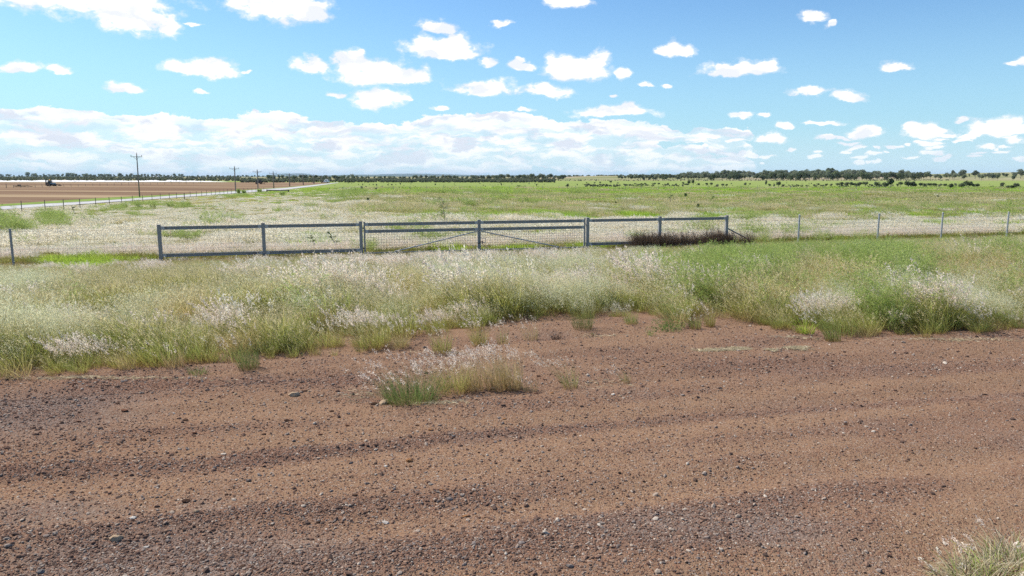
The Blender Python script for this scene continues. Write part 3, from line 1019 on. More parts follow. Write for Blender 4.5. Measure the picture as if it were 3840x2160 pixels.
def tractor(px, py, scale, label, rz, body, with_boom):
    X, Y = gp(px, py)
    t = empty('tractor', (X, Y, 0.02), rz)
    t.scale = (scale,) * 3
    tag(t, label, 'tractor')
    wheel(t, -0.9, -0.75, 0.78, 0.42); wheel(t, -0.9, 0.75, 0.78, 0.42); wheel(t, 1.15, -0.62, 0.48, 0.3); wheel(t, 1.15, 0.62, 0.48, 0.3)
    mb = MB(); mb.box(-1.2, 1.4, -0.3, 0.3, 0.5, 0.85); mb.build('chassis', m_blk, t, bevel=.03)
    mb = MB(); mb.prism([(-.34, .86), (-.36, 1.25), (-.25, 1.42), (.25, 1.42), (.36, 1.25), (.34, .86)], 0.15, 1.65); mb.build('bonnet', body, t, bevel=.02)
    cab = MB(); cab.box(-1.15, 0.1, -0.6, 0.6, 0.95, 1.25); cab = cab.build('cab', body, t, bevel=.03)
    for sx in (-1.1, 0.04):
        for sy in (-0.57, 0.57):
            mb = MB(); mb.tube([(sx, sy, 1.25), (sx * .92, sy * .9, 2.15)], .045, 6); mb.build('pillar', m_blk, cab)
    mb = MB(); mb.box(-1.0, 0.0, -0.5, 0.5, 1.26, 2.13); mb.build('window', m_glass, cab)
    mb = MB(); mb.box(-1.18, 0.14, -0.62, 0.62, 2.15, 2.24); mb.build('cab_roof', m_blk if not with_boom else body, t, bevel=.02)
    mb = MB(); mb.tube([(0.75, -.2, 1.4), (0.75, -.2, 2.05)], .05, 8); mb.build('exhaust', m_rust, t)
    if with_boom:
        mb = MB(); mb.tube([(-.5, 0, 2.24), (-.5, 0, 2.3), (-.5, 0, 2.6), (-.5, 0, 2.7)], [.34, .34, .28, .1], 10); mb.build('warning_beacon', m_orange, t)
        f = MB(); f.box(-2.1, -1.9, -.35, -.25, .25, 2.5); f.box(-2.1, -1.9, .25, .35, .25, 2.5); f.box(-2.1, -1.9, -.35, .35, 2.42, 2.52); f.box(-2.1, -1.9, -.35, .35, 1.3, 1.4); f.box(-1.95, -1.2, -.2, .2, .55, .7)
        f.build('mast', m_rust, t)
        f = MB(); f.tube([(1.7, 0, .7), (2.6, .1, .9), (3.6, 0, .45)], .12, 6); f.tube([(1.8, .3, .6), (3.4, .3, .3)], .1, 6); f.box(2.9, 3.9, -.5, .5, .1, .32); f.build('loader_arm', m_rust, t)
    else:
        f = MB(); f.box(-2.8, -1.3, -.9, .9, .3, .5)
        for k in range(6): f.tube([(-2.6, -.8 + .32 * k, .4), (-2.9, -.8 + .32 * k, .02)], .05, 5)
        f.build('cultivator', m_rust, t)
    return t


tractor(193, 698.5, 0.78, 'old pale blue tractor with an orange beacon parked in the ploughed paddock', rad(4), m_blue, True)
tractor(971, 690.5, 0.80, 'small dark tractor working the brown paddock beside the third power pole', rad(195), m_blk, False)

X, Y = gp(77, 701.5)
hr = empty('harrow', (X, Y, 0.02), rad(5))
tag(hr, 'low rusty harrow lying on the paddock left of the blue tractor', 'harrow')
mb = MB()
for yy in (-.5, .5): mb.tube([(-1.6, yy, .34), (1.5, yy, .34)], .07, 6)
for xx in (-1.5, -.5, .5, 1.4): mb.tube([(xx, -.6, .36), (xx, .6, .36)], .06, 6)
mb.build('frame', m_rust, hr)
mb = MB()
for xx in np.linspace(-1.5, 1.4, 9):
    for yy in (-.55, 0, .55): mb.tube([(xx, yy, .34), (xx + .08, yy, .0)], .035, 5)
mb.build('tines', m_dark, hr)
mb = MB(); mb.tube([(1.5, 0, .36), (2.6, 0, .22), (3.4, 0, .12)], .07, 6); mb.build('drawbar', m_rust, hr)
mb = MB(); mb.box(-.7, .0, -.25, .25, .4, .72); mb.build('weight_box', m_dark, hr, bevel=.04)

X, Y = gp(1225, 686.6)
ut = empty('utility_truck', (X, Y, 0.06), rad(-78 - 12))
tag(ut, 'small white vehicle driving away on the far end of the road', 'car')
ut.scale = (0.95,) * 3
for sx in (-1.5, 1.45):
    for sy in (-.78, .78): wheel(ut, sx, sy, .36, .24)
mb = MB(); mb.prism([(-.88, .35), (-.9, .85), (-.84, 1.0), (.84, 1.0), (.9, .85), (.88, .35)], -2.4, 2.4); mb.build('body', m_wht, ut, bevel=.03)
mb = MB(); V = [(-.75, -.78, 1.0), (1.25, -.78, 1.0), (1.25, .78, 1.0), (-.75, .78, 1.0), (-.55, -.66, 1.62), (.6, -.66, 1.62), (.6, .66, 1.62), (-.55, .66, 1.62)]
mb.add(V, [(3, 2, 1, 0), (4, 5, 6, 7), (0, 1, 5, 4), (1, 2, 6, 5), (2, 3, 7, 6), (3, 0, 4, 7)]); mb.build('cabin', m_wht, ut, bevel=.03)
mb = MB(); mb.add([(-.715, -.6, 1.1), (-.715, .6, 1.1), (-.60, .54, 1.5), (-.60, -.54, 1.5)], [(3, 2, 1, 0)]); mb.add([(1.20, -.6, 1.1), (1.20, .6, 1.1), (.75, .54, 1.5), (.75, -.54, 1.5)], [(0, 1, 2, 3)])
for sy in (-1, 1): mb.add([(-.6, sy * .785, 1.08), (1.0, sy * .785, 1.08), (.55, sy * .70, 1.52), (-.48, sy * .70, 1.52)], [(0, 1, 2, 3)])
mb.build('windows', m_glass, ut)
for sy in (-.7, .7):
    mb = MB(); mb.box(2.40, 2.43, sy - .13, sy + .13, .7, .85); mb.build('headlight', m_zinc, ut)
    mb = MB(); mb.box(-2.43, -2.40, sy - .09, sy + .09, .62, .88); mb.build('tail_light', m_orange, ut)

# ------------------------------------------------------------------ sheds
def shed(px, py, wd, dp, hgt, label, rz=0.1):
    X, Y = gp(px, py)
    s_ = empty('farm_shed', (X, Y, 0), rz)
    tag(s_, label, 'shed')
    mb = MB()
    mb.prism([(-dp / 2, 0), (dp / 2, 0), (dp / 2, hgt * .7), (0, hgt * .96), (-dp / 2, hgt * .7)], -wd / 2, wd / 2); mb.build('wall', m_shedw, s_)
    mb = MB()
    for sg in (-1, 1):
        V = [(-wd / 2 - .4, sg * (dp / 2 + .4), hgt * .68), (wd / 2 + .4, sg * (dp / 2 + .4), hgt * .68), (wd / 2 + .4, 0, hgt * 1.0), (-wd / 2 - .4, 0, hgt * 1.0)]
        V += [(a, b_, c + .12) for a, b_, c in V]
        mb.add(V, [(0, 1, 2, 3), (7, 6, 5, 4), (0, 4, 5, 1), (1, 5, 6, 2), (2, 6, 7, 3), (3, 7, 4, 0)])
    mb.build('roof', m_wht, s_)
    for k in (-.25, .25):
        mb = MB(); mb.box(wd * k - wd * .09, wd * k + wd * .09, -dp / 2 - .06, -dp / 2 - .01, 0, hgt * .55); mb.build('door', m_blk, s_)


m_shedw = mat_pbr('shed_wall', (0.42, 0.44, 0.46), 0.6)
shed(637, 665.2, 16, 12, 3.6, 'white roofed farm shed among the trees on the left horizon')
shed(585, 665.0, 10, 8, 3.0, 'small grey shed left of the white roofed shed on the left horizon')

# ------------------------------------------------------------------ trees and shrubs
m_gum = mat_leaf('gum_leaves', [(0.0, (0.16, 0.19, 0.12)), (0.5, (0.21, 0.24, 0.155)), (1.0, (0.27, 0.29, 0.195))], trans=0.45, var=0.4, attr=False)
m_bush = mat_leaf('bush_leaves', [(0.0, (0.11, 0.14, 0.075)), (0.5, (0.15, 0.185, 0.10)), (1.0, (0.19, 0.225, 0.125))], trans=0.45, var=0.4, attr=False)
m_scrub = mat_leaf('scrub_leaves', [(0.0, (0.12, 0.14, 0.085)), (0.5, (0.16, 0.18, 0.115)), (1.0, (0.20, 0.21, 0.145))], trans=0.45, var=0.35, attr=False)
m_bark = mat_pbr('pale_bark', (0.22, 0.19, 0.16), 0.9, 0, .4, 3)


def leaf_cloud(rng, lobes, n, size, mat, name):
    """leaf clumps spread through the volume of several lobes; denser towards their skins"""
    wts = np.array([l[3] * l[4] * l[5] for l in lobes]); wts = wts / wts.sum()
    li = rng.choice(len(lobes), n, p=wts)
    L = np.array(lobes)[li]
    d = rng.normal(size=(n, 3)); d /= np.linalg.norm(d, axis=1)[:, None]
    r = rng.uniform(0.35, 1.0, n) ** 0.55
    c = L[:, :3] + d * L[:, 3:6] * r[:, None]
    a = rng.normal(size=(n, 3)); a[:, 2] *= 0.6; a /= np.linalg.norm(a, axis=1)[:, None]
    bq = np.cross(a, rng.normal(size=(n, 3))); bq /= np.linalg.norm(bq, axis=1)[:, None]
    s = size * rng.uniform(0.5, 1.35, n)[:, None]
    V = np.stack([c - a * s - bq * s * .5, c + a * s * .2 - bq * s * .75, c + a * s, c - a * s * .1 + bq * s * .7], 1).reshape(-1, 3)
    Q = np.arange(n * 4).reshape(n, 4)
    return np_mesh(name, V, Q, [mat], attr={'r': np.repeat(rng.rand(n), 4)})


def make_tree_meshes(seed, kind):
    rng = np.random.RandomState(seed)
    rr = random.Random(seed)
    mb = MB()
    lobes = []
    if kind == 'gum':           # open crown on a visible trunk, height 1
        tz = rr.uniform(.26, .40)
        lean = rr.uniform(-.06, .06)
        mb.tube([(0, 0, -.03), (lean * .4, 0, tz * .5), (lean, 0, tz)], [.030, .024, .020], 7)
        for k in range(rr.randint(5, 8)):
            a = rr.uniform(0, 6.28); ro = rr.uniform(.05, .36); z = rr.uniform(.44, .86)
            e = (lean + ro * math.cos(a), ro * math.sin(a), z)
            mb.tube([(lean, 0, tz * rr.uniform(.8, 1)), (lean + ro * .45 * math.cos(a), ro * .45 * math.sin(a), (tz + z) / 2 - .03), e], [.016, .011, .005], 5)
            s = rr.uniform(.10, .19)
            lobes.append((*e, s * 1.5, s * 1.5, s * .95))
        lobes.append((lean, 0, .62, .3, .3, .2))
        n, sz = 1300, .042
    elif kind == 'round':       # leafy to low down
        tz = .22
        mb.tube([(0, 0, -.03), (0.01, 0, tz), (0, 0, .45)], [.034, .028, .012], 7)
        for k in range(7):
            a = rr.uniform(0, 6.28); ro = rr.uniform(.05, .4); z = rr.uniform(.28, .80)
            s = rr.uniform(.20, .30)
            mb.tube([(0, 0, tz), (ro * math.cos(a), ro * math.sin(a), z)], [.014, .005], 5)
            lobes.append((ro * math.cos(a), ro * math.sin(a), z, s, s, s * .85))
        n, sz = 1300, .046
    elif kind == 'clipped':     # browsed shrub: flat underside above short stems
        for k in range(4):
            mb.tube([(rr.uniform(-.08, .08), rr.uniform(-.08, .08), -.03), (rr.uniform(-.2, .2), rr.uniform(-.2, .2), .45)], [.03, .015], 5)
        for k in range(6):
            a = rr.uniform(0, 6.28); ro = rr.uniform(.05, .34)
            lobes.append((ro * math.cos(a), ro * math.sin(a), rr.uniform(.50, .68), rr.uniform(.18, .27), rr.uniform(.18, .27), rr.uniform(.20, .30)))
        n, sz = 520, .072
    else:                       # low bush
        for k in range(3): mb.tube([(0, 0, -.03), (rr.uniform(-.15, .15), rr.uniform(-.15, .15), .4)], [.03, .012], 5)
        for k in range(7):
            a = rr.uniform(0, 6.28); ro = rr.uniform(.05, .42)
            s = rr.uniform(.17, .30)
            lobes.append((ro * math.cos(a), ro * math.sin(a), rr.uniform(.22, .68), s, s, s))
        n, sz = 480, .075
    tr = mb.build('trunk', m_bark, None, link=False)
    tme = tr.data; bpy.data.objects.remove(tr)
    mat = m_gum if kind == 'gum' else (m_bush if kind in ('round', 'clipped') else m_scrub)
    return tme, leaf_cloud(rng, lobes, n, sz, mat, 'crown')


TREES = {k: [make_tree_meshes(100 * i + j, k) for j in range(6)] for i, k in enumerate(('gum', 'round', 'clipped', 'bush'))}
RT = random.Random(77)
_protos = {}


def plant(kind, px, pb, pt, label, cat, group, name, wide=1.0, yoff=0.0, zb=0.0):
    """a tree or shrub seen between photograph rows pt (top) and pb (base)"""
    X, Y = gp(px, pb, zb)
    hgt = max(0.3, zat(X, Y, px, pt) - zb)
    j = RT.randrange(6)
    key = (kind, j, name)
    tme, cme = TREES[kind][j]
    if key not in _protos:
        e = empty(name, (0, 0, 0)); mesh_obj('trunk', tme, e); mesh_obj('crown', cme, e)
        _protos[key] = e
    else:
        e = copy_thing(_protos[key])
    e.location = (X, Y, zb)
    e.rotation_euler = (0, 0, RT.uniform(0, 6.28))
    e.scale = (hgt * wide, hgt * wide, hgt)
    e['label'] = label; e['category'] = cat
    if group: e['group'] = group
    elif 'group' in e: del e['group']
    return e


SECT = ((-200, 330, 'over the blue tractor'), (330, 620, 'over the nearest power pole'), (620, 860, 'by the white roofed shed'), (860, 1090, 'behind the middle power poles'),
        (1090, 1290, 'behind the road end'), (1290, 1560, 'over the left gate leaf'), (1560, 1850, 'over the gate meeting'), (1850, 2200, 'over the right gate leaf'),
        (2200, 2480, 'over the first right panel bay'), (2480, 2740, 'over the last right panel bay'), (2740, 3010, 'over the first round post'), (3010, 3300, 'between round posts one and two'),
        (3300, 3540, 'between round posts two and three'), (3540, 4200, 'by the right edge'))


def sector(px, parts=True):
    for a, b_, t in SECT:
        if px < b_:
            f = (px - a) / (b_ - a)
            return t + ((', left part' if f < .34 else ', middle part' if f < .67 else ', right part') if parts else '')


def look(k, rel):
    return ('tall ' if rel > 1.08 else 'low ' if rel < .92 else 'medium ') + ('open crowned gum' if k == 'gum' else 'bushy tree')


def plant_on(kind, px, Y, pt, label, cat, group, name, wide=1.0):
    """a tree standing on the rise, Y metres out"""
    dep = Y * math.cos(PITCH) + CAMH * math.sin(PITCH)
    X = (px - CX) / F * dep
    zb = max(0.0, float(rise_h(np.array(X), np.array(float(Y))))) - .05
    hgt = zat(X, Y, px, pt) - zb
    e = plant(kind, px, 700, 690, label, cat, group, name, wide)
    e.location = (X, Y, zb); e.scale = (hgt * wide, hgt * wide, hgt)
    return e


G_FAR = 'trees along the far horizon'
GL = 'dark green tree '


def belt(x0, x1, pts, step, kinds, wide=(0.8, 1.25), zb=0.0, jit=2.0, adj=''):
    xs, tops, bases = zip(*pts)
    x = x0
    while x < x1:
        t = np.interp(x, xs, tops); b_ = np.interp(x, xs, bases) + RT.uniform(-jit, jit) * .3
        hgt = (b_ - t) * RT.uniform(.82, 1.22) * (1 + .18 * min(1, max(0, (x - 2300) / 700)))
        k = RT.choice(kinds)
        plant(k, x, b_, b_ - hgt, adj + look(k, hgt / (np.interp(x, xs, bases) - t)) + ' ' + sector(x), 'tree', G_FAR, 'gum_tree' if k == 'gum' else 'tree', RT.uniform(*wide), zb=zb)
        x += step * RT.uniform(.55, 1.45)


# left horizon
belt(-40, 690, [(-40, 652, 664.8), (90, 655, 664.8), (200, 652, 665), (690, 653.5, 665.2)], 13, ['round', 'round', 'gum'])
belt(690, 1010, [(690, 657, 665), (1010, 656, 665)], 13, ['round', 'gum'])
for (x, t, b_, wd) in ((108, 643, 664.5, 1.1), (128, 646.5, 664.8, 1.2), (258, 645.5, 664.8, 1.2), (275, 648, 665, 1.0), (318, 648.6, 664.8, 1.4), (340, 652, 665, 1.0)):
    plant('round', x, b_, t, 'tall bushy tree above the rest of the left tree line ' + ('near the left edge' if x < 150 else 'above the blue tractor' if x < 300 else 'right of the blue tractor'),
          'tree', 'tall trees of the left tree line' + (' a' if x < 150 else ' b' if x < 300 else ' c'), 'tree', wd)
plant('gum', 452, 667.5, 647.5, 'lone rounded tree standing clear in front of the left tree line', 'tree', None, 'gum_tree', 1.05)
plant('gum', 491, 667, 649, 'tree just left of the nearest power pole top, on the horizon', 'tree', None, 'gum_tree', 1.1)
for (x, t) in ((533, 650), (588, 650.5), (600, 651), (654, 648), (672, 652)):
    plant('gum', x, 665.2, t, 'feathery gum tree beside the far sheds on the left horizon', 'tree', 'gum trees by the far sheds', 'gum_tree', 1.0)
# middle horizon
belt(1010, 1290, [(1010, 656, 674), (1290, 657.5, 674)], 13, ['round', 'round', 'gum'], (.75, 1.2))
belt(1270, 1560, [(1270, 658, 674.5), (1560, 659, 674.5)], 18, ['round', 'gum', 'round'], (.8, 1.3))
belt(1560, 2060, [(1560, 657, 674.5), (1760, 656.5, 674.8), (2060, 655, 675)], 15, ['round', 'gum', 'round'], (.75, 1.2))
plant('gum', 1322, 673, 651, 'tallest tree on the middle horizon, right of the road end', 'tree', None, 'gum_tree', .9)
plant('gum', 1373, 675, 658.5, 'pale round tree on the middle horizon above the left gate leaf', 'tree', None, 'gum_tree', .95)
for (x, t) in ((1690, 656), (1805, 655), (1828, 655.5), (1852, 656), (1870, 655.5)):
    plant('gum', x, 675, t, 'well rounded gum tree on the horizon just above the gate meeting stiles', 'tree', 'gum trees above the gate meeting', 'gum_tree', 1.05)
# right belts: front row of gums on the flat, back row on the rise
belt(1950, 2120, [(1950, 655, 675), (2120, 653, 675.5)], 14, ['gum', 'round'], (.8, 1.2))
belt(2120, 2560, [(2120, 657, 668), (2200, 655, 668), (2560, 653, 669)], 12, ['gum', 'round', 'round'], (.9, 1.4))
belt(2320, 2790, [(2320, 656, 676), (2480, 654, 676), (2790, 652, 676.5)], 11, ['gum', 'gum', 'round'], (.8, 1.25), adj='front row ')
belt(2560, 3300, [(2560, 648, 671), (2760, 645, 671), (3080, 641, 672), (3300, 646, 671)], 11, ['gum', 'gum', 'round'], (.8, 1.2))
belt(2770, 3480, [(2770, 652, 676.5), (3480, 651, 677)], 13, ['gum', 'gum', 'round'], (.8, 1.15), adj='front row ')
x = 3290
while x < 3900:
    k = RT.choice(['gum', 'gum', 'round']); dt_ = RT.uniform(-2, 5)
    plant_on(k, x, RT.uniform(640, 760), np.interp(x, [3290, 3480, 3520, 3900], [645, 648, 649, 643]) + dt_, look(k, 1.15 - dt_ * .07) + ' on the rise ' + sector(x), 'tree', G_FAR, 'gum_tree' if k == 'gum' else 'tree', RT.uniform(.8, 1.25))
    x += RT.uniform(9, 24)
for (x, t, b_, wd, lab) in ((2717, 633.5, 672, .62, 'tallest gum tree in the belt above the last bay of the right rail panel'), (3050, 633, 674, .85, 'tall spreading gum tree in the right belt, second tallest group'),
                            (3082, 638, 675, .8, 'gum tree just right of the tall spreading one in the right belt'), (3377, 634.5, 675, .95, 'broad crowned tall gum tree in the right belt above the second round post'),
                            (3402, 639, 676, .9, 'gum tree right beside the broad crowned tall one in the right belt'), (3290, 639, 674, .8, 'ragged gum tree with bare twigs at its top, right belt'),
                            (3572, 632.5, 664, .55, 'narrow tall gum tree on the rise at the right'), (3606, 634, 664, .95, 'wide flat topped gum tree on the rise right of the narrow one'),
                            (3656, 633.5, 665, .85, 'dense gum tree on the rise, third of the tall group at right'), (3826, 632.5, 662, 1.0, 'large gum tree on the rise at the right edge of the photo'),
                            (3577, 647, 677, .9, 'dark gum tree standing in front of the narrow tall one on the right'), (3615, 652, 677, .95, 'low dark tree on the paddock edge in front of the right rise'),
                            (3680, 653, 678, .95, 'forked gum tree with a pale trunk in front of the right rise'), (3740, 650, 679, .6, 'upright dense tree standing alone in front of the right rise'),
                            (3797, 655, 679, .95, 'sparse leaning tree in front of the right rise near the right edge'), (3525, 655, 677, .9, 'wide dark tree with a bush under it in front of the right rise')):
    if b_ < 668 and x > 3500: plant_on('gum', x, 650, t, lab, 'tree', None, 'gum_tree', wd)
    else: plant('gum', x, b_, t, lab, 'tree', None, 'gum_tree', wd)

# shrubs on the right hand field: x, top, base (photograph 3840), width factor
SH = [(2873, 677, 691, 1), (2920, 680, 701, 1), (2884, 689, 699, 1.1), (2902, 690, 699, 1.1), (3022, 673, 682, 1.3), (3068, 687, 697, 1.2), (3098, 688, 699, 1.2), (3140, 687, 698, 1.2),
      (3156, 684, 698, 1.15), (3173, 685, 699, 1.15), (3190, 684, 699, 1.1), (3204, 688, 699, 1.1), (3222, 684, 699, 1.2), (3244, 683, 699, 1.2), (3286, 684, 707, .85), (3303, 691, 701, 1.2),
      (3319, 685, 706, 1.1), (3339, 672, 705, .75), (3365, 690, 699, 1.1), (3376, 683, 699, .9), (3404, 682, 704, 1.1), (3420, 683, 704, 1.0), (3432, 689, 704, 1.1), (3452, 687, 702, 1.2), (3468, 687, 701, 1.1),
      (3486, 688, 702, 1.1), (3503, 688, 703, 1.1), (3523, 690, 701, 1.2), (3543, 690, 701, 1.1), (3565, 691, 711, 1.0), (3585, 688, 700, 1.1), (3607, 689, 709, 1.1), (3628, 683, 707, 1.1), (3648, 689, 702, 1.2),
      (3664, 691, 705, 1.1), (3720, 697, 702, 2), (3759, 684, 701, 1.1), (3779, 697, 709, 1.3), (3793, 696, 710, 1.2), (3808, 690, 710, .9), (3822, 696, 702, 1.2),
      (1945, 694, 704, 1.4), (2129, 688, 700, 1.2), (2251, 681, 688, 1.4), (2290, 678, 688, 1.2), (2317, 683, 688, 1.6), (2200, 683, 688, 1.3), (2230, 683, 689, 1.3), (2420, 685, 692, 1.3), (2455, 685, 694, 1.4),
      (2471, 685, 694, 1.3), (2562, 683, 693, 1.2), (2583, 676, 694, .8), (2599, 672, 694, .7), (2620, 685, 695, 1.2), (2650, 685, 697, 1.2), (2667, 685, 697, 1.2), (2690, 690, 700, 1.5), (2710, 689, 700, 1.3),
      (2725, 690, 700, 1.2), (2795, 684, 694, 1.4), (2812, 687, 694, 1.2), (2872, 678, 694, .9), (2886, 688, 698, 1.2), (2405, 687, 694, 1.2), (2505, 686, 694, 1.2), (2535, 687, 695, 1.2)]
DARKROW = [(2203 + i * 9 + (i * 37 % 5), 693 - (i * 13 % 5), 701 + (i * 7 % 3), 1.3) for i in range(13)]
for i, (x, t, b_, wd) in enumerate(SH):
    big = (b_ - t) > 18; wide_ = wd > 1.15
    lab = ('tall' if big else 'low') + (' broad' if wide_ else ' narrow') + (' flat bottomed' if i % 3 else ' domed') + ' shrub, ' + ('near ' if b_ > 700 else 'far ') + 'row ' + sector(x)
    plant('clipped' if i % 3 else 'bush', x, b_, t - (.12 if x < 3100 else .3) * (b_ - t), lab, 'shrub', 'dark shrubs scattered over the field', 'shrub', (wd * .85 if i % 3 else wd * .8) * (1.15 if x > 3100 else 1))
for (x, t, b_, wd) in DARKROW:
    plant('bush', x, b_, t, 'dark shrub of the close row ' + sector(x), 'shrub', 'dark shrubs scattered over the field', 'shrub', wd * .6)
MID = [(1357, 694.5, 715, .8), (1372, 696, 706, 1.2), (1434, 695, 705, 1.1), (1462, 700, 705, 1.4), (1452, 700, 705, 1.2), (1310, 708, 718, 1.5), (1295, 711, 719, 1.3), (1325, 710, 718, 1.2), (1410, 702, 715, 1.1), (1418, 707, 714, 1.1),
       (1498, 699, 709, 1.1), (1510, 698, 708, .8), (1521, 701, 708, 1.0), (1537, 699, 709, .9), (1470, 689, 697, 1.5), (1455, 690, 697, 1.4), (1485, 690, 696, 1.4), (1400, 689, 695, 1.5), (1412, 688, 696, 1.2), (1385, 690, 695, 1.3),
       (1502, 683, 694, .9), (1345, 688, 695, 1.2), (1360, 688, 697, 1), (1235, 703, 710, .8), (1632, 687, 698, .8), (1665, 692, 697, 1.2), (1595, 704, 709, 1), (1679, 706, 712, 1.3), (1880, 684, 696, .8), (1920, 686, 693, .8),
       (2012, 688, 700, .6), (1265, 705, 711, 1), (1285, 700, 712, .6), (1300, 704, 712, .8), (1330, 700, 708, 1.0), (1320, 699, 706, .9)]
for i, (x, t, b_, wd) in enumerate(MID):
    plant('clipped' if i % 2 else 'bush', x, b_, t, ('tall ' if b_ - t > 9 else 'low ') + ('broad ' if wd > 1.05 else 'narrow ') + ('clipped' if i % 2 else 'round') + ' shrub, lime field, ' + ('near' if b_ > 708 else 'middle' if b_ > 698 else 'far') + ' row ' + sector(x), 'shrub', 'dark shrubs scattered over the field', 'shrub', wd * .62)


# scrub belts too far to tell the bushes apart, grass, gravel: scattered as stuff ---------------------------------
def scatter(name, pts, rotv, scl, idx, protos, label):
    n = len(pts)
    me = bpy.data.meshes.new(name)
    me.vertices.add(n)
    me.vertices.foreach_set('co', np.asarray(pts, dtype=np.float32).ravel())
    for an, tp, vals in (('rot', 'FLOAT_VECTOR', rotv), ('scl', 'FLOAT_VECTOR', scl)):
        a = me.attributes.new(an, tp, 'POINT'); a.data.foreach_set('vector', np.asarray(vals, dtype=np.float32).ravel())
    a = me.attributes.new('idx', 'INT', 'POINT'); a.data.foreach_set('value', np.asarray(idx, dtype=np.int32))
    o = mesh_obj(name, me)
    tag(o, label, kind='stuff')
    c = bpy.data.collections.new(name + '_kinds')
    for i, p in enumerate(protos):
        q = bpy.data.objects.new('%s_kind_%02d' % (name, i), p)
        c.objects.link(q)
    g = bpy.data.node_groups.new(name, 'GeometryNodeTree')
    g.interface.new_socket('Geometry', in_out='INPUT', socket_type='NodeSocketGeometry')
    g.interface.new_socket('Geometry', in_out='OUTPUT', socket_type='NodeSocketGeometry')
    gi = g.nodes.new('NodeGroupInput'); go = g.nodes.new('NodeGroupOutput')
    ci = g.nodes.new('GeometryNodeCollectionInfo'); ci.inputs[0].default_value = c
    ci.inputs['Separate Children'].default_value = True; ci.inputs['Reset Children'].default_value = True
    ip = g.nodes.new('GeometryNodeInstanceOnPoints'); ip.inputs['Pick Instance'].default_value = True
    L = g.links.new
    L(gi.outputs[0], ip.inputs['Points']); L(ci.outputs[0], ip.inputs['Instance'])

    def na(an, tp):
        q = g.nodes.new('GeometryNodeInputNamedAttribute'); q.data_type = tp; q.inputs['Name'].default_value = an
        return [s for s in q.outputs if s.enabled and s.name == 'Attribute'][0]
    er = g.nodes.new('FunctionNodeEulerToRotation')
    L(na('rot', 'FLOAT_VECTOR'), er.inputs[0]); L(er.outputs[0], ip.inputs['Rotation'])
    L(na('scl', 'FLOAT_VECTOR'), ip.inputs['Scale']); L(na('idx', 'INT'), ip.inputs['Instance Index'])
    L(ip.outputs[0], go.inputs[0])
    md = o.modifiers.new('scatter', 'NODES'); md.node_group = g
    return o


def scrub_belt(name, label, x0, x1, n, b0, b1, h0, h1, seed, dens=None):
    rng = np.random.RandomState(seed)
    pts = []; sc = []; 
    for i in range(n):
        px = rng.uniform(x0, x1); pb = rng.uniform(b0, b1)
        if dens is not None and rng.rand() > dens(px): continue
        X, Y = gp(px, pb)
        hh = (rng.uniform(h0, h1)) * Y / F
        pts.append((X, Y, -0.02)); sc.append((hh * rng.uniform(.75, 1.3), hh * rng.uniform(.75, 1.3), hh))
    k = len(pts)
    rt = np.zeros((k, 3)); rt[:, 2] = rng.uniform(0, 6.28, k)
    return scatter(name, pts, rt, sc, rng.randint(0, 6, k), [t[1] for t in TREES['bush']], label)


scrub_belt('distant_scrub', 'low grey green scrub between the white earth bank and the left tree line', -60, 900, 1300, 667, 679.5, 4.5, 10, 21)
scrub_belt('distant_scrub', 'dense dark scrub along the back of the paddock and green field', 900, 2080, 1700, 676, 685.0, 6.5, 13, 22, lambda p: 0.35 if 1230 < p < 1290 else 1)
scrub_belt('distant_scrub', 'brown green undergrowth at the foot of the right tree belt', 2050, 3560, 420, 675, 679, 2, 5, 23)
scrub_belt('distant_scrub', 'dark low scrub strips among the shrubs of the right field', 2190, 2580, 120, 693, 701, 4, 8, 25)
scrub_belt('distant_scrub', 'dark low scrub under the browsed bushes of the right field', 2930, 3360, 150, 695, 706, 3, 9, 26)
scrub_belt('distant_scrub', 'scattered seedlings dotted over the far green field', 1250, 3840, 420, 688, 722, 1.2, 5, 24, lambda p: .8)

# ------------------------------------------------------------------ grasses
WIND = np.array((-0.95, 0.25, 0.0))
m_blade = mat_leaf('olive_grass', [(0.0, (0.365, 0.235, 0.097)), (0.3, (0.292, 0.276, 0.073)), (0.75, (0.402, 0.389, 0.109)), (1.0, (0.559, 0.495, 0.243))],
                   [(0.0, (0.402, 0.272, 0.122)), (0.3, (0.207, 0.260, 0.067)), (0.75, (0.304, 0.365, 0.103)), (1.0, (0.486, 0.460, 0.195))], 0.6, .3)
m_stem = mat_leaf('plume_stems', [(0.0, (0.375, 0.250, 0.112)), (0.4, (0.350, 0.325, 0.112)), (1.0, (0.562, 0.475, 0.275))], [(0.0, (0.350, 0.237, 0.100)), (0.4, (0.237, 0.288, 0.088)), (1.0, (0.500, 0.438, 0.237))], 0.55, .3)
m_plume = mat_leaf('pink_white_plume', [(0.0, (0.806, 0.655, 0.541)), (1.0, (0.860, 0.764, 0.660))], [(0.0, (0.763, 0.655, 0.508)), (1.0, (0.860, 0.830, 0.724))], 0.5, .15)
m_tan = mat_leaf('tan_plume', [(0.0, (0.799, 0.717, 0.562)), (1.0, (0.860, 0.797, 0.651))], [(0.0, (0.756, 0.682, 0.517)), (1.0, (0.860, 0.843, 0.719))], 0.5, .15)
m_mist = mat_leaf('pale_mist_heads', [(0.0, (0.681, 0.654, 0.400)), (1.0, (0.803, 0.748, 0.525))], [(0.0, (0.585, 0.643, 0.412)), (1.0, (0.754, 0.748, 0.549))], 0.5, .2)
m_seed = mat_leaf('cream_seed_heads', [(0.0, (0.672, 0.576, 0.315)), (1.0, (0.792, 0.691, 0.428))], None, 0.45, .25)
m_lime = mat_leaf('lime_grass', [(0.0, (0.288, 0.355, 0.054)), (1.0, (0.432, 0.636, 0.072))], [(0.0, (0.288, 0.355, 0.072)), (1.0, (0.516, 0.624, 0.120))], 0.55, .25)
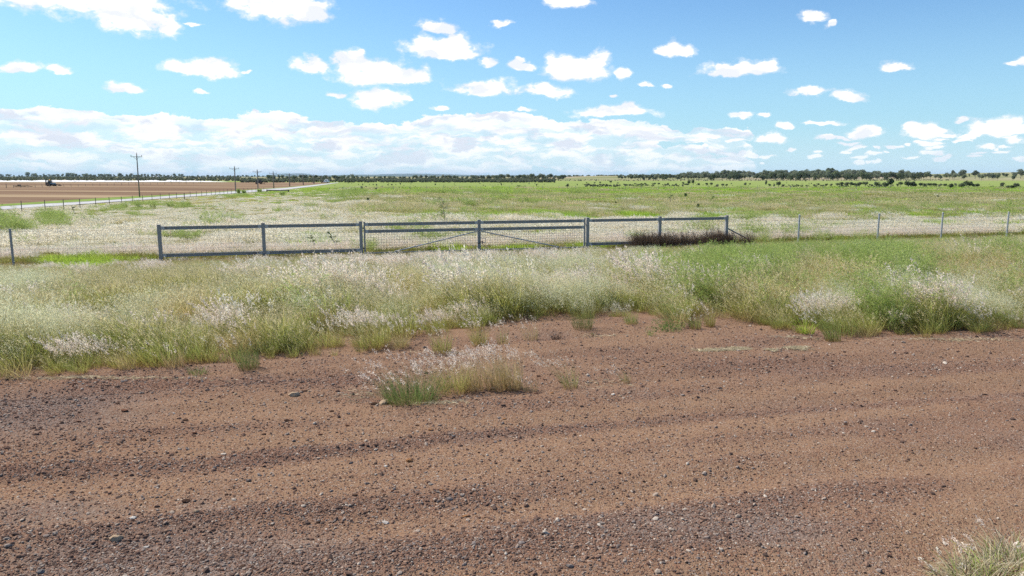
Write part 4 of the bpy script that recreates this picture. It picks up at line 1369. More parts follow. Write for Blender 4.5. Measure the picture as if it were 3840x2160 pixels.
m_feath = mat_leaf('feathery_leaves', [(0.0, (0.281, 0.361, 0.091)), (1.0, (0.407, 0.495, 0.143))], [(0.0, (0.267, 0.361, 0.120)), (1.0, (0.478, 0.536, 0.182))], 0.5, .35)
m_straw = mat_leaf('golden_straw', [(0.0, (0.449, 0.323, 0.154)), (1.0, (0.646, 0.519, 0.253))], [(0.0, (0.351, 0.281, 0.126)), (1.0, (0.562, 0.505, 0.225))], 0.4, .3)
m_pale = mat_leaf('bleached_straw', [(0.0, (0.42, 0.34, 0.21)), (1.0, (0.62, 0.54, 0.38))], None, 0.35, .3)
m_dead = mat_leaf('dead_brown_stalks', [(0.0, (0.081, 0.051, 0.037)), (1.0, (0.214, 0.148, 0.102))], None, 0.1, .4)
m_tuss = mat_leaf('dark_tussock_leaves', [(0.0, (0.24, 0.17, 0.07)), (0.3, (0.15, 0.20, 0.06)), (1.0, (0.21, 0.27, 0.09))], None, 0.45, .35)
m_herb = mat_leaf('bright_herb', [(0.0, (0.09, 0.17, 0.04)), (1.0, (0.17, 0.28, 0.07))], None, 0.4, .3)
m_tree_green = mat_leaf('sapling_leaves', [(0.0, (0.14, 0.20, 0.085)), (1.0, (0.19, 0.26, 0.115))], None, 0.45, .3)


class Tuft:
    def __init__(s, seed):
        s.g = np.random.RandomState(seed); s.V = []; s.Q = []; s.m = []; s.t = []; s.r = []; s.n = 0; s.mats = []

    def mi(s, mat):
        if mat not in s.mats: s.mats.append(mat)
        return s.mats.index(mat)

    def add(s, V, Q, mat, t, r):
        s.V.append(V); s.Q.append(Q + s.n); s.n += len(V)
        s.m.append(np.full(len(Q), s.mi(mat))); s.t.append(t); s.r.append(r)

    def blades(s, n, rad_, L, wd, mat, tilt=0.22, wind=0.25, droop=0.25, seg=3, zb=0.0, out=0.6, base=None):
        g = s.g
        a = g.uniform(0, 6.283, n); q = rad_ * np.sqrt(g.rand(n))
        p = np.stack([q * np.cos(a), q * np.sin(a), np.full(n, zb)], 1) if base is None else base
        ln = g.uniform(L[0], L[1], n)
        az = a + g.normal(0, 1.0, n)
        ti = np.abs(g.normal(0, tilt, n)) + out * tilt * (q / max(rad_, 1e-6))
        d = np.stack([np.sin(ti) * np.cos(az), np.sin(ti) * np.sin(az), np.cos(ti)], 1) + WIND * wind * 0.4
        d /= np.linalg.norm(d, axis=1)[:, None]
        bend = (np.stack([np.cos(az), np.sin(az), np.full(n, -0.9)], 1) * droop * g.uniform(.2, 1.2, n)[:, None] + WIND * wind * g.uniform(.5, 1.2, n)[:, None])
        psi = g.uniform(0, 6.283, n)
        side = np.stack([np.cos(psi), np.sin(psi), g.normal(0, .15, n)], 1)
        w_ = wd * g.uniform(.6, 1.3, n)
        ks = np.linspace(0, 1, seg + 1)
        pts = p[:, None, :] + ln[:, None, None] * (ks[None, :, None] * d[:, None, :] + (ks ** 2)[None, :, None] * bend[:, None, :] * .6)
        pts[:, :, 2] = np.maximum(pts[:, :, 2], 0.004)
        wk = (1 - ks ** 1.5 * .8)
        off = side[:, None, :] * (w_[:, None] * wk[None, :])[:, :, None] * .5
        V = np.stack([pts - off, pts + off], 2).reshape(-1, 3)          # n, seg+1, 2
        i = np.arange(n)[:, None] * (seg + 1) * 2 + np.arange(seg)[None, :] * 2
        Q = np.stack([i, i + 1, i + 3, i + 2], -1).reshape(-1, 4)
        t = np.repeat(np.tile(ks, n), 2); r = np.repeat(g.rand(n), (seg + 1) * 2)
        s.add(V, Q, mat, t, r)
        tip = pts[:, -1]; ax = pts[:, -1] - pts[:, -2]; ax /= np.linalg.norm(ax, axis=1)[:, None]
        return tip, ax, pts

    def quads(s, c, axis, ln, wd, mat, spread=0.6, t=None):
        """small loose slivers at centres c round the direction axis"""
        g = s.g; n = len(c)
        a = axis + g.normal(0, spread, (n, 3)); a /= np.linalg.norm(a, axis=1)[:, None]
        b = np.cross(a, g.normal(size=(n, 3))); b /= np.linalg.norm(b, axis=1)[:, None]
        l_ = (ln * g.uniform(.6, 1.3, n))[:, None] * .5; w_ = (wd * g.uniform(.6, 1.3, n))[:, None] * .5
        V = np.stack([c - a * l_ - b * w_ * .4, c - a * l_ * .1 + b * w_, c + a * l_ + b * w_ * .2, c + a * l_ * .1 - b * w_], 1).reshape(-1, 3)
        V[:, 2] = np.maximum(V[:, 2], 0.004)
        s.add(V, np.arange(4 * n).reshape(n, 4), mat, np.repeat(g.rand(n) if t is None else t, 4), np.repeat(g.rand(n), 4))

    def plumes(s, tip, ax, m, plen, prad, qlen, qwd, mat, spread=.5):
        g = s.g; n = len(tip)
        u_ = g.rand(n, m)
        prof = np.sin(np.clip(u_ * .9 + .1, 0, 1) * math.pi) ** .7
        c = tip[:, None, :] - ax[:, None, :] * (u_ * plen * g.uniform(.7, 1.2, n)[:, None])[:, :, None] + g.normal(0, 1, (n, m, 3)) * (prof * prad)[:, :, None] * .6
        s.quads(c.reshape(-1, 3), np.repeat(ax, m, 0), qlen, qwd, mat, spread)

    def mesh(s, name):
        return np_mesh(name, np.concatenate(s.V), np.concatenate(s.Q), s.mats, np.concatenate(s.m), {'t': np.concatenate(s.t), 'r': np.concatenate(s.r)})


def tuft_pink(seed, r=.13, n=60, npl=13, H=.64, m=22, mat=None, k=1.3, w_=.0036):
    T = Tuft(seed)
    T.blades(n, r, (.25 * H, .70 * H), w_, m_blade, .28, .25, .35)
    tip, ax, _ = T.blades(npl, r * .9, (.75 * H, 1.12 * H), w_ * .7, m_stem, .22, .42, .18)
    T.plumes(tip, ax, m, .115 * k, .021 * k, .026 * k, .0085 * k, mat or m_plume, .55)
    return T.mesh('tuft')


def tuft_mist(seed, r=.16, n=70, nh=22, H=.62, m=26, k=1.0, w_=.0038):
    T = Tuft(seed)
    T.blades(n, r, (.3 * H, .7 * H), w_, m_blade, .3, .25, .4)
    tip, ax, _ = T.blades(nh, r, (.7 * H, 1.08 * H), w_ * .5, m_stem, .30, .45, .25)
    T.plumes(tip, ax, m, .20 * k, .075 * k, .030 * k, .0032 * k, m_mist, .9)
    return T.mesh('tuft')


def tuft_olive(seed, r=.15, n=95, nh=16, H=.5, m=9, w_=.0046, k=1.0, mat=None):
    T = Tuft(seed)
    T.blades(n, r, (.35 * H, 1.0 * H), w_, mat or m_blade, .30, .28, .42)
    tip, ax, _ = T.blades(nh, r, (.7 * H, 1.15 * H), w_ * .55, m_stem, .26, .4, .25)
    T.plumes(tip, ax, m, .10 * k, .012 * k, .024 * k, .0055 * k, m_seed, .4)
    return T.mesh('tuft')


def tuft_lime(seed, r=.17, n=80, H=.5, w_=.010):
    T = Tuft(seed)
    T.blades(n, r, (.35 * H, 1.0 * H), w_, m_lime, .32, .2, .6)
    return T.mesh('tuft')


def tuft_straw(seed, r=.14, n=80, H=.5, w_=.005, mat=None):
    T = Tuft(seed)
    T.blades(n, r, (.3 * H, 1.0 * H), w_, mat or m_straw, .36, .28, .45)
    tip, ax, _ = T.blades(14, r, (.7 * H, 1.1 * H), w_ * .5, mat or m_straw, .3, .4, .3)
    T.plumes(tip, ax, 9, .09, .012, .02, .0055, m_seed, .5)
    return T.mesh('tuft')


def tuft_feather(seed, r=.16, ns=7, H=.75, k=1.0, nl=95, mat=None):
    """slender stems with many narrow leaflets"""
    T = Tuft(seed)
    tip, ax, pts = T.blades(ns, r, (.6 * H, 1.1 * H), .0052 * k, m_stem, .22, .15, .12, 4)
    g = T.g
    bi = g.randint(0, ns, ns * 7); u_ = g.uniform(.22, 1, ns * 7)
    f = u_ * 4; i0 = np.minimum(f.astype(int), 3); fr = (f - i0)[:, None]
    b0 = pts[bi, i0] * (1 - fr) + pts[bi, i0 + 1] * fr
    tp, ax2, p2 = T.blades(len(bi), 1, (.14 * H, .34 * H), .0026 * k, mat or m_feath, .9, .15, .25, 3, base=b0)
    m_ = nl * ns // len(bi) + 1
    j = np.repeat(np.arange(len(bi)), m_); u2 = g.uniform(.1, 1, len(j)); f = u2 * 3; i0 = np.minimum(f.astype(int), 2); fr = (f - i0)[:, None]
    c = p2[j, i0] * (1 - fr) + p2[j, i0 + 1] * fr + g.normal(0, .012 * k, (len(j), 3))
    T.quads(c, ax2[j], .034 * k, .0065 * k, mat or m_feath, .8)
    return T.mesh('tuft')


def tuft_dead(seed, r=.2, n=30, H=.66):
    T = Tuft(seed)
    tip, ax, pts = T.blades(n, r, (.4 * H, 1.05 * H), .009, m_dead, .16, .1, .12)
    T.plumes(tip, ax, 9, .34, .020, .03, .009, m_dead, .6)
    return T.mesh('tuft')


def patch(seed, r, n, H, w_, blade, plume=None, npl=0, m=6, k=1.0, mist=False):
    """a square metre or more of the same grass for ground farther off"""
    T = Tuft(seed)
    T.blades(n, r, (.35 * H, H), w_, blade, .3, .3, .4, 2, out=.1)
    if plume is not None:
        tip, ax, _ = T.blades(npl, r, (.7 * H, 1.15 * H), w_ * .6, m_stem, .25, .45, .2, 2, out=.1)
        T.plumes(tip, ax, m, .12 * k, (.05 if mist else .024) * k, .045 * k, .014 * k, plume, .6)
    return T.mesh('patch')


K = 5
NEAR = {'olive': [tuft_olive(10 + i) for i in range(K)], 'pink': [tuft_pink(30 + i) for i in range(K)], 'mist': [tuft_mist(50 + i) for i in range(K)],
        'lime': [tuft_lime(70 + i) for i in range(K)], 'feather': [tuft_feather(90 + i) for i in range(K)], 'straw': [tuft_straw(110 + i) for i in range(K)],
        'dead': [tuft_dead(130 + i) for i in range(K)]}
MIDP = {'olive': [patch(210 + i, .55, 190, .45, .012, m_blade, m_seed, 18, 5, 1.1) for i in range(3)],
        'pink': [patch(230 + i, .55, 110, .38, .010, m_blade, m_tan, 130, 8, 1.25) for i in range(3)],
        'lime': [patch(250 + i, .55, 210, .42, .018, m_lime) for i in range(3)],
        'feather': [tuft_feather(270 + i, .5, 16, .9, 1.9, 60) for i in range(3)],
        'straw': [patch(290 + i, .55, 160, .40, .012, m_straw, m_seed, 60, 6, 1.2) for i in range(3)]}
FARP = {'olive': [patch(310 + i, 1.5, 300, .45, .035, m_blade, m_seed, 20, 5, 2.4) for i in range(3)],
        'pink': [patch(330 + i, 1.5, 160, .40, .03, m_blade, m_tan, 220, 5, 3) for i in range(3)],
        'lime': [patch(350 + i, 1.5, 330, .42, .045, m_lime) for i in range(3)],
        'feather': [tuft_feather(370 + i, 1.2, 30, 1.0, 4.0, 40) for i in range(3)],
        'straw': [patch(390 + i, 1.5, 300, .40, .035, m_straw, m_seed, 90, 5, 3) for i in range(3)]}
TYPES = ['olive', 'pink', 'mist', 'lime', 'feather', 'straw', 'dead']


def ell(px, py, lst):
    s = 0 * px
    for (x, y, rx, ry, a) in lst:
        s = s + a * np.exp(-(((px - x) / rx) ** 2 + ((py - y) / ry) ** 2) ** 1.3)
    return s


# where each grass grows (photograph places of the ground they stand on)
ZL = {
    'olive': [(620, 1125, 430, 48, 6), (1020, 1055, 280, 36, 3), (2010, 1125, 120, 40, 3), (2420, 1160, 200, 36, 2)],
    'lime': [(330, 990, 120, 22, 12), (170, 985, 60, 14, 5), (1165, 915, 95, 26, 14), (1345, 905, 60, 22, 4), (1600, 890, 170, 24, 2), (3330, 970, 90, 30, 3), (2820, 1220, 60, 22, 3), (3440, 1130, 90, 30, 2),
             (2750, 1090, 110, 50, 2.5), (1500, 1040, 200, 45, 1.6), (2420, 1060, 140, 60, 1.6), (1330, 1040, 200, 40, 1.2), (900, 1060, 200, 40, 1.0), (3750, 1150, 150, 40, 2), (1050, 755, 130, 12, 4), (1000, 735, 90, 8, 3)],
    'mist': [(220, 1310, 300, 70, 4.5), (1350, 1190, 300, 55, 4.5), (1950, 1090, 300, 60, 2.0), (2250, 1190, 150, 40, 5), (3560, 1180, 330, 50, 4), (60, 1140, 180, 50, 5), (1750, 1140, 160, 60, 3), (760, 1240, 300, 60, 2), (2000, 1180, 120, 50, 3.5)],
    'pink': [(700, 1215, 80, 20, 5), (1730, 1250, 150, 36, 5), (2620, 1170, 130, 30, 3), (3130, 1240, 200, 24, 4), (3500, 1250, 240, 24, 3), (330, 1340, 110, 50, 3.5), (560, 1300, 260, 60, 2.2), (1150, 1280, 200, 60, 1.8), (1000, 1010, 700, 50, 2.5),
             (1900, 990, 500, 30, 2.0), (2380, 1120, 200, 45, 2.5), (1480, 1150, 700, 130, .5)],
    'feather': [(3050, 985, 330, 75, 4.6), (2720, 1075, 170, 75, 4.6), (3350, 1060, 200, 60, 2.2), (3700, 1000, 250, 50, 2.0), (2900, 1130, 200, 40, 1.6), (1300, 1130, 60, 20, .6), (1390, 950, 40, 12, 9), (2450, 1150, 120, 50, 1.5),
                (30, 870, 90, 40, 2.4), (190, 830, 70, 25, 2.2), (600, 775, 150, 16, 2.8), (380, 790, 100, 10, 1.8), (1230, 735, 150, 12, 2.6), (1050, 722, 120, 7, 2.6), (880, 735, 60, 8, 2.6), (800, 840, 70, 24, 1.0), (700, 900, 40, 20, .9), (1450, 726, 260, 5, 2.4), (1840, 728, 450, 4, 2.0)],
    'straw': [(3180, 1095, 230, 50, 6), (3600, 1030, 260, 45, 6), (2960, 1060, 120, 30, 3), (3790, 1040, 60, 50, 6), (2300, 1110, 120, 60, 1.5), (1900, 1000, 60, 16, 1.5), (1650, 1090, 200, 40, 1.2), (800, 1330, 500, 50, 1.6)],
    'dead': [(3640, 915, 12, 8, 9)],
}


def cells(X, Y, size, seed):
    """nearest jittered clump centre: a random number per clump, another, and the distance to it"""
    x = X / size; y = Y / size
    xi = np.floor(x).astype(np.int64); yi = np.floor(y).astype(np.int64)
    best = np.full(X.shape, 1e9); u1 = np.zeros(X.shape); u2 = np.zeros(X.shape)

    def h(a, b, k):
        n = (a * 374761393 + b * 668265263 + (seed * 31 + k) * 1274126177) & 0xffffffff
        n = ((n ^ (n >> 13)) * 1274126177) & 0xffffffff
        return ((n ^ (n >> 16)) & 0xffff) / 65535.0
    for dx in (-1, 0, 1):
        for dy in (-1, 0, 1):
            a = xi + dx; b = yi + dy
            d = np.hypot(a + h(a, b, 1) - x, b + h(a, b, 2) - y)
            m = d < best
            best = np.where(m, d, best); u1 = np.where(m, h(a, b, 3), u1); u2 = np.where(m, h(a, b, 4), u2)
    return u1, u2, best


def choose(px, py, X, Y, rng, csize=1.0, share=.8):
    """grass type for each point"""
    fence = Y - (kf[0] * X + kf[1])
    wts = {t: 0 * px for t in TYPES}
    front = fence < 0.2
    nz = fbm(X * .35, Y * .35, 31); nz2 = fbm(X * .8, Y * .8, 37); nz3 = fbm(X * .12, Y * .25, 41)
    rightk = np.clip((px - 2250) / 600, 0, 1)
    rk_ = np.clip((px - 1050) / 500, 0, 1)
    wts['olive'] = np.where(front, 2.2 + 2.6 * nz, 0.35 + 1.6 * np.clip((nz - .45) * 4, 0, 1) + 2.6 * np.clip((Y - 44) / 14, 0, 1) * rk_)
    wts['pink'] = np.where(front, (.22 + 1.8 * (nz2 - .42)) * (1 - .6 * rightk), 3.4 * (1 - .93 * np.clip((Y - 46) / 12, 0, 1) * rk_) * (1 - .6 * np.clip((Y - 100) / 60, 0, 1)))
    wts['mist'] = np.where(front, .5 + 1.8 * (nz - .42), 0)
    wts['straw'] = np.where(front, .6 + 1.2 * nz2 + .8 * rightk, .35 + .9 * nz3 * np.clip((Y - 45) / 40, 0, 1))
    wts['lime'] = np.where(front, .06 + .45 * rightk, .18 + 2.4 * np.clip((nz3 - .42) * 5, 0, 1) * np.clip((px - 1200) / 600, 0, 1)
                           + 5 * np.clip((Y - 118) / 25, 0, 1))
    wts['feather'] = np.where(front, .12 + .75 * rightk, .15 + 1.0 * np.clip((nz2 - .6) * 5, 0, 1))
    # the strip of fresh green right behind the pink band on the right
    wts['lime'] = wts['lime'] + np.where((~front) & (px > 1500), 3.4 * np.exp(-((py - 822 + (px - 1500) * .006) / 14.0) ** 2), 0)
    for t, lst in ZL.items(): wts[t] = np.maximum(wts[t] * (1 if t != 'x' else 0), 0) + ell(px, py, lst)
    M = np.stack([np.maximum(wts[t], 0) for t in TYPES], 1)
    M = M ** 1.6
    M /= M.sum(1)[:, None]
    c = M.cumsum(1)
    u1 = cells(X + .5 * fbm(X * .9, Y * .9, 71), Y + .5 * fbm(X * .9 + 7, Y * .9, 72), csize, 5)[0]
    uu = np.where(rng.rand(len(px)) < share, u1, rng.rand(len(px)))
    return (uu[:, None] > c).sum(1).clip(0, len(TYPES) - 1), fence


def in_view(px, py, m=260):
    return (px > -m) & (px < 3840 + m)


LAB = {'olive': 'olive green grass with cream seed heads', 'pink': 'pinkish white plume grass', 'mist': 'pale misty grass with fine open heads', 'lime': 'patches of bright lime green grass',
       'feather': 'feathery grey green legume growth', 'straw': 'golden drying grass', 'dead': 'dead dark brown weed stalks'}
NAMES = {'olive': 'olive_grass', 'pink': 'plume_grass', 'mist': 'mist_grass', 'lime': 'lime_grass', 'feather': 'feathery_weeds', 'straw': 'straw_grass', 'dead': 'dead_weeds'}


def emit(where, protos, X, Y, Z, ty, sc, rng, tall=None):
    for k, t in enumerate(TYPES):
        m = ty == k
        if t not in protos:
            continue
        n = int(m.sum())
        if n == 0: continue
        rt = np.zeros((n, 3)); rt[:, 2] = rng.normal(0, .45, n)
        rt[:, 0] = rng.normal(0, .05, n); rt[:, 1] = rng.normal(0, .05, n)
        s1 = sc[m] * rng.uniform(.8, 1.2, n)
        s3 = np.stack([s1 * rng.uniform(.9, 1.15, n), s1 * rng.uniform(.9, 1.15, n), s1 * rng.uniform(.85, 1.15, n)], 1)
        scatter(NAMES[t], np.stack([X[m], Y[m], Z[m]], 1), rt, s3, rng.randint(0, len(protos[t]), n), protos[t], LAB[t] + ' ' + where)


# verge between the track and the fence (and the first metres behind it)
rng = np.random.RandomState(5)
N0 = 52000
X = rng.uniform(-22, 27, N0); Y = rng.uniform(10.5, 40, N0)
px, py = proj(X, Y, 0)
fence = Y - (kf[0] * X + kf[1])
e = Y - edge_y(X) + (vnoise(X * 1.6, Y * 0 + 3, 7) - .5) * .5
keep = in_view(px, py) & (e > -0.05) & (fence < 3.0)
# tussocky front edge: sparse where the soil shows between tufts
dn = np.clip(0.35 + e * .55, 0, 1) * np.clip(.55 + fbm(X * 1.1, Y * 1.1, 3) * 1.0, .3, 1)
bare = ell(px, py, [(1600, 1295, 260, 40, .62), (1900, 1270, 330, 36, .72), (2300, 1230, 250, 26, .75), (2640, 1228, 60, 22, .7), (100, 1405, 200, 18, .3), (470, 1205, 190, 20, .95), (700, 1212, 90, 16, .95), (90, 1190, 70, 14, .9), (1985, 1105, 60, 22, .9), (2300, 1130, 70, 22, .8), (1480, 1215, 120, 14, .7), (3280, 1125, 130, 16, .7)])
dn = dn * np.clip(1 - bare, .04, 1)
cd_ = cells(X, Y, 1.05, 9)[2]
keep &= rng.rand(N0) < dn * np.clip(1.5 - 1.55 * cd_, .10, 1)
X, Y, px, py = X[keep], Y[keep], px[keep], py[keep]
cu1, cu2, cdist = cells(X, Y, 1.05, 9)
ty, fence = choose(px, py, X, Y, rng, 1.05, .8)
hs = 1.12 - .62 * np.clip((fence + 9) / 8.5, 0, 1)
hs = hs * (0.48 + .85 * fbm(X * .45, Y * .6, 13, 2)) * (.70 + .85 * cu1) * np.clip(1.3 - 1.15 * cdist ** 2, .3, 1.25)
hs = np.minimum(hs, np.where(ty == 6, 9, (.14 + .074 * np.abs(np.minimum(fence, 0))) / .6 * (1 + .15 * np.clip((px - 2500) / 500, 0, 1)) * np.where(ty == 3, 3.0, np.where(ty == 4, np.where((px < 2880) & (fence > -3.5), .5, .72), 1))))
hs = np.where(fence > .2, .75, hs)
front_edge = np.clip((Y - edge_y(X)) / 1.2, 0, 1)
hs = hs * (.70 + .30 * front_edge)
hs = np.where(ty == 6, rng.uniform(.7, 1.15, len(hs)), hs)
hs = np.where((ty == 4) & (fence < -5.0), hs * 1.05, hs)
emit('on the verge in front of the gates', NEAR, X, Y, track_z(X, Y) - .005, ty, hs, rng)
print('near tufts', len(X))

# from the fence out to 75 m
N1 = 26000
Y = np.sqrt(rng.uniform(30 ** 2, 80 ** 2, N1)); X = rng.uniform(-.78, .78, N1) * Y
px, py = proj(X, Y, 0)
fence = Y - (kf[0] * X + kf[1])
rx = np.interp(Y, [p[1] for p in RN], [p[0] for p in RN])      # keep off the road
keep = in_view(px, py) & (fence > 1.2) & (X > rx + 1.5)
X, Y, px, py = X[keep], Y[keep], px[keep], py[keep]
ty, fence = choose(px, py, X, Y, rng, 2.2, .75)
ty = np.where((ty == 2) | (ty == 6), 1, ty)
lowk = 1 - .62 * np.clip((Y - 46) / 14, 0, 1) * np.clip((1150 - px) / 150, 0, 1)
m1, m2, md = cells(X, Y, 1.9, 15)
emit('beyond the fence', MIDP, X, Y, 0 * X, ty, (.70 + .4 * fbm(X * .2, Y * .2, 19)) * lowk * (.6 + .8 * m1) * np.clip(1.2 - .8 * md ** 2, .45, 1.2), rng)
print('mid patches', len(X))

# 75 m to 190 m, then thinner to the scrub
N2 = 15000
Y = np.sqrt(rng.uniform(74 ** 2, 200 ** 2, N2)); X = rng.uniform(-.76, .76, N2) * Y
px, py = proj(X, Y, 0)
rx = np.interp(Y, [p[1] for p in RN], [p[0] for p in RN])
keep = in_view(px, py) & (X > rx + 2)
X, Y, px, py = X[keep], Y[keep], px[keep], py[keep]
ty, fence = choose(px, py, X, Y, rng, 6.0, .7)
ty = np.where((ty == 2) | (ty == 6), 1, ty)
lowk = 1 - .65 * np.clip((1350 - px) / 150, 0, 1)
emit('across the far paddock', FARP, X, Y, 0 * X, ty, (.7 + .5 * fbm(X * .1, Y * .1, 23)) * lowk, rng)
print('far patches', len(X))

# dead weed stalks standing along the foot of the right rail panel
rng = np.random.RandomState(29)
q = np.concatenate([rng.normal(2440, 45, 80), rng.uniform(2370, 2740, 140), rng.normal(2690, 30, 60), rng.normal(2795, 16, 12), rng.uniform(2215, 2370, 16), rng.uniform(1980, 2190, 10), rng.uniform(930, 1340, 14)])
ss_ = np.array([fs(p, .1) for p in q]); of = rng.normal(-.12, .22, len(q)) - np.where(q > 2760, .2, 0)
X = OX + ss_ * math.cos(FANG) - of * math.sin(FANG); Y = OY + ss_ * math.sin(FANG) + of * math.cos(FANG)
k_ = np.where(q < 2200, .45, np.where(q < 2370, .6, 1.02)) * rng.uniform(.65, 1.2, len(q))
emit('at the foot of the fence', NEAR, X, Y, 0 * X, np.full(len(q), 6), k_, rng)

# ------------------------------------------------------------------ gravel and stones on the track
m_stone, N, o = mat_new('gravel_stone')
rnd = N.node('ShaderNodeObjectInfo').outputs['Random']
co = N.node('ShaderNodeTexCoord').outputs['Object']
c = N.ramp(rnd, [(0.0, (0.07, 0.05, 0.043)), (0.22, (0.14, 0.082, 0.062)), (0.45, (0.21, 0.125, 0.09)), (0.65, (0.28, 0.18, 0.125)), (0.82, (0.22, 0.19, 0.175)), (0.94, (0.38, 0.30, 0.235)), (1.0, (0.55, 0.48, 0.40))])
c = N.mix(N.math('MULTIPLY', N.noise(co, 2.2, 4, .7), .5), c, (0.12, 0.08, 0.06))
b = N.node('ShaderNodeBsdfDiffuse'); N.l.new(c, b.inputs[0]); N.l.new(b.outputs[0], o.inputs[0])


def stone_mat(name, c0, c1):
    m, N, o = mat_new(name)
    co = N.node('ShaderNodeTexCoord').outputs['Object']
    n = N.noise(co, 1.6, 6, .7)
    c = N.mix(N.smooth(n, .3, .7), c0, c1)
    bp = N.node('ShaderNodeBump'); bp.inputs['Strength'].default_value = .8; bp.inputs['Distance'].default_value = .03
    N.l.new(N.noise(co, 5, 5, .7), bp.inputs['Height'])
    b = N.node('ShaderNodeBsdfDiffuse'); N.l.new(c, b.inputs[0]); N.l.new(bp.outputs[0], b.inputs['Normal']); N.l.new(b.outputs[0], o.inputs[0])
    return m


STM = {'dark': stone_mat('dark_ironstone', (0.06, 0.035, 0.028), (0.13, 0.075, 0.05)), 'red': stone_mat('red_ironstone', (0.13, 0.06, 0.04), (0.26, 0.13, 0.08)),
       'pale': stone_mat('pale_stone', (0.36, 0.24, 0.15), (0.52, 0.40, 0.28)), 'white': stone_mat('white_quartz', (0.55, 0.47, 0.40), (0.75, 0.69, 0.62)),
       'grey': stone_mat('grey_stone', (0.13, 0.12, 0.115), (0.24, 0.22, 0.21)), 'orange': stone_mat('orange_stone', (0.30, 0.14, 0.06), (0.42, 0.22, 0.11))}


def rock_mesh(seed, sub, mat, flat=.65):
    import bmesh
    bm = bmesh.new()
    bmesh.ops.create_icosphere(bm, subdivisions=sub, radius=1)
    r_ = np.random.RandomState(seed)
    dirs = r_.normal(size=(7, 3)); dirs /= np.linalg.norm(dirs, axis=1)[:, None]
    lim = r_.uniform(.55, .9, 7)
    for v_ in bm.verts:
        p = np.array(v_.co)
        for d_, l_ in zip(dirs, lim):
            q = p @ d_
            if q > l_: p = p - d_ * (q - l_) * .9
        p = p * (1 + r_.uniform(-.07, .07))
        v_.co = (p[0] * 1.15, p[1] * .9, p[2] * flat)
    me = bpy.data.meshes.new('stone'); bm.to_mesh(me); bm.free()
    me.materials.append(mat)
    return me


peb = [rock_mesh(i, 1, m_stone) for i in range(8)]
rng = np.random.RandomState(15)
NP = 480000
Y = 4.6 + (17.5 - 4.6) * rng.rand(NP) ** 1.35; X = rng.uniform(-.80, .80, NP) * (Y + .6)
ey = edge_y(X)
cc = X * TRACK_N[0] + Y * TRACK_N[1]; aa = X * TRACK_DIR[0] + Y * TRACK_DIR[1]
px, py = proj(X, Y, 0)
dens_ = np.clip(row_field(X, Y) * 1.15, 0.22, 1)
dens_ = np.maximum(dens_, ell(px, py, [(700, 2110, 420, 60, .8), (100, 1560, 260, 90, .8)]))
dens_ *= np.clip(1 - .8 * np.clip((px - 2700) / 900, 0, 1) * np.clip((py - 1350) / 300, 0, 1), .2, 1)
keep = (Y < ey + .35) & (rng.rand(NP) < dens_ * np.clip(6.6 / Y, .4, 1))
X, Y, px, py = X[keep], Y[keep], px[keep], py[keep]
n = len(X)
sz = np.clip(rng.lognormal(math.log(.0066), .5, n), .004, .032)
sz = sz * np.clip(.75 + Y / 28, .9, 1.35)
sc = np.stack([sz * rng.uniform(.8, 1.3, n), sz * rng.uniform(.8, 1.2, n), sz * rng.uniform(.7, 1.15, n)], 1)
rt = np.stack([rng.normal(0, .3, n), rng.normal(0, .3, n), rng.uniform(0, 6.28, n)], 1)
scatter('gravel', np.stack([X, Y, track_z(X, Y) + sz * .22], 1), rt, sc, rng.randint(0, 8, n), peb, 'loose red brown and grey gravel strewn over the track')
print('pebbles', n)

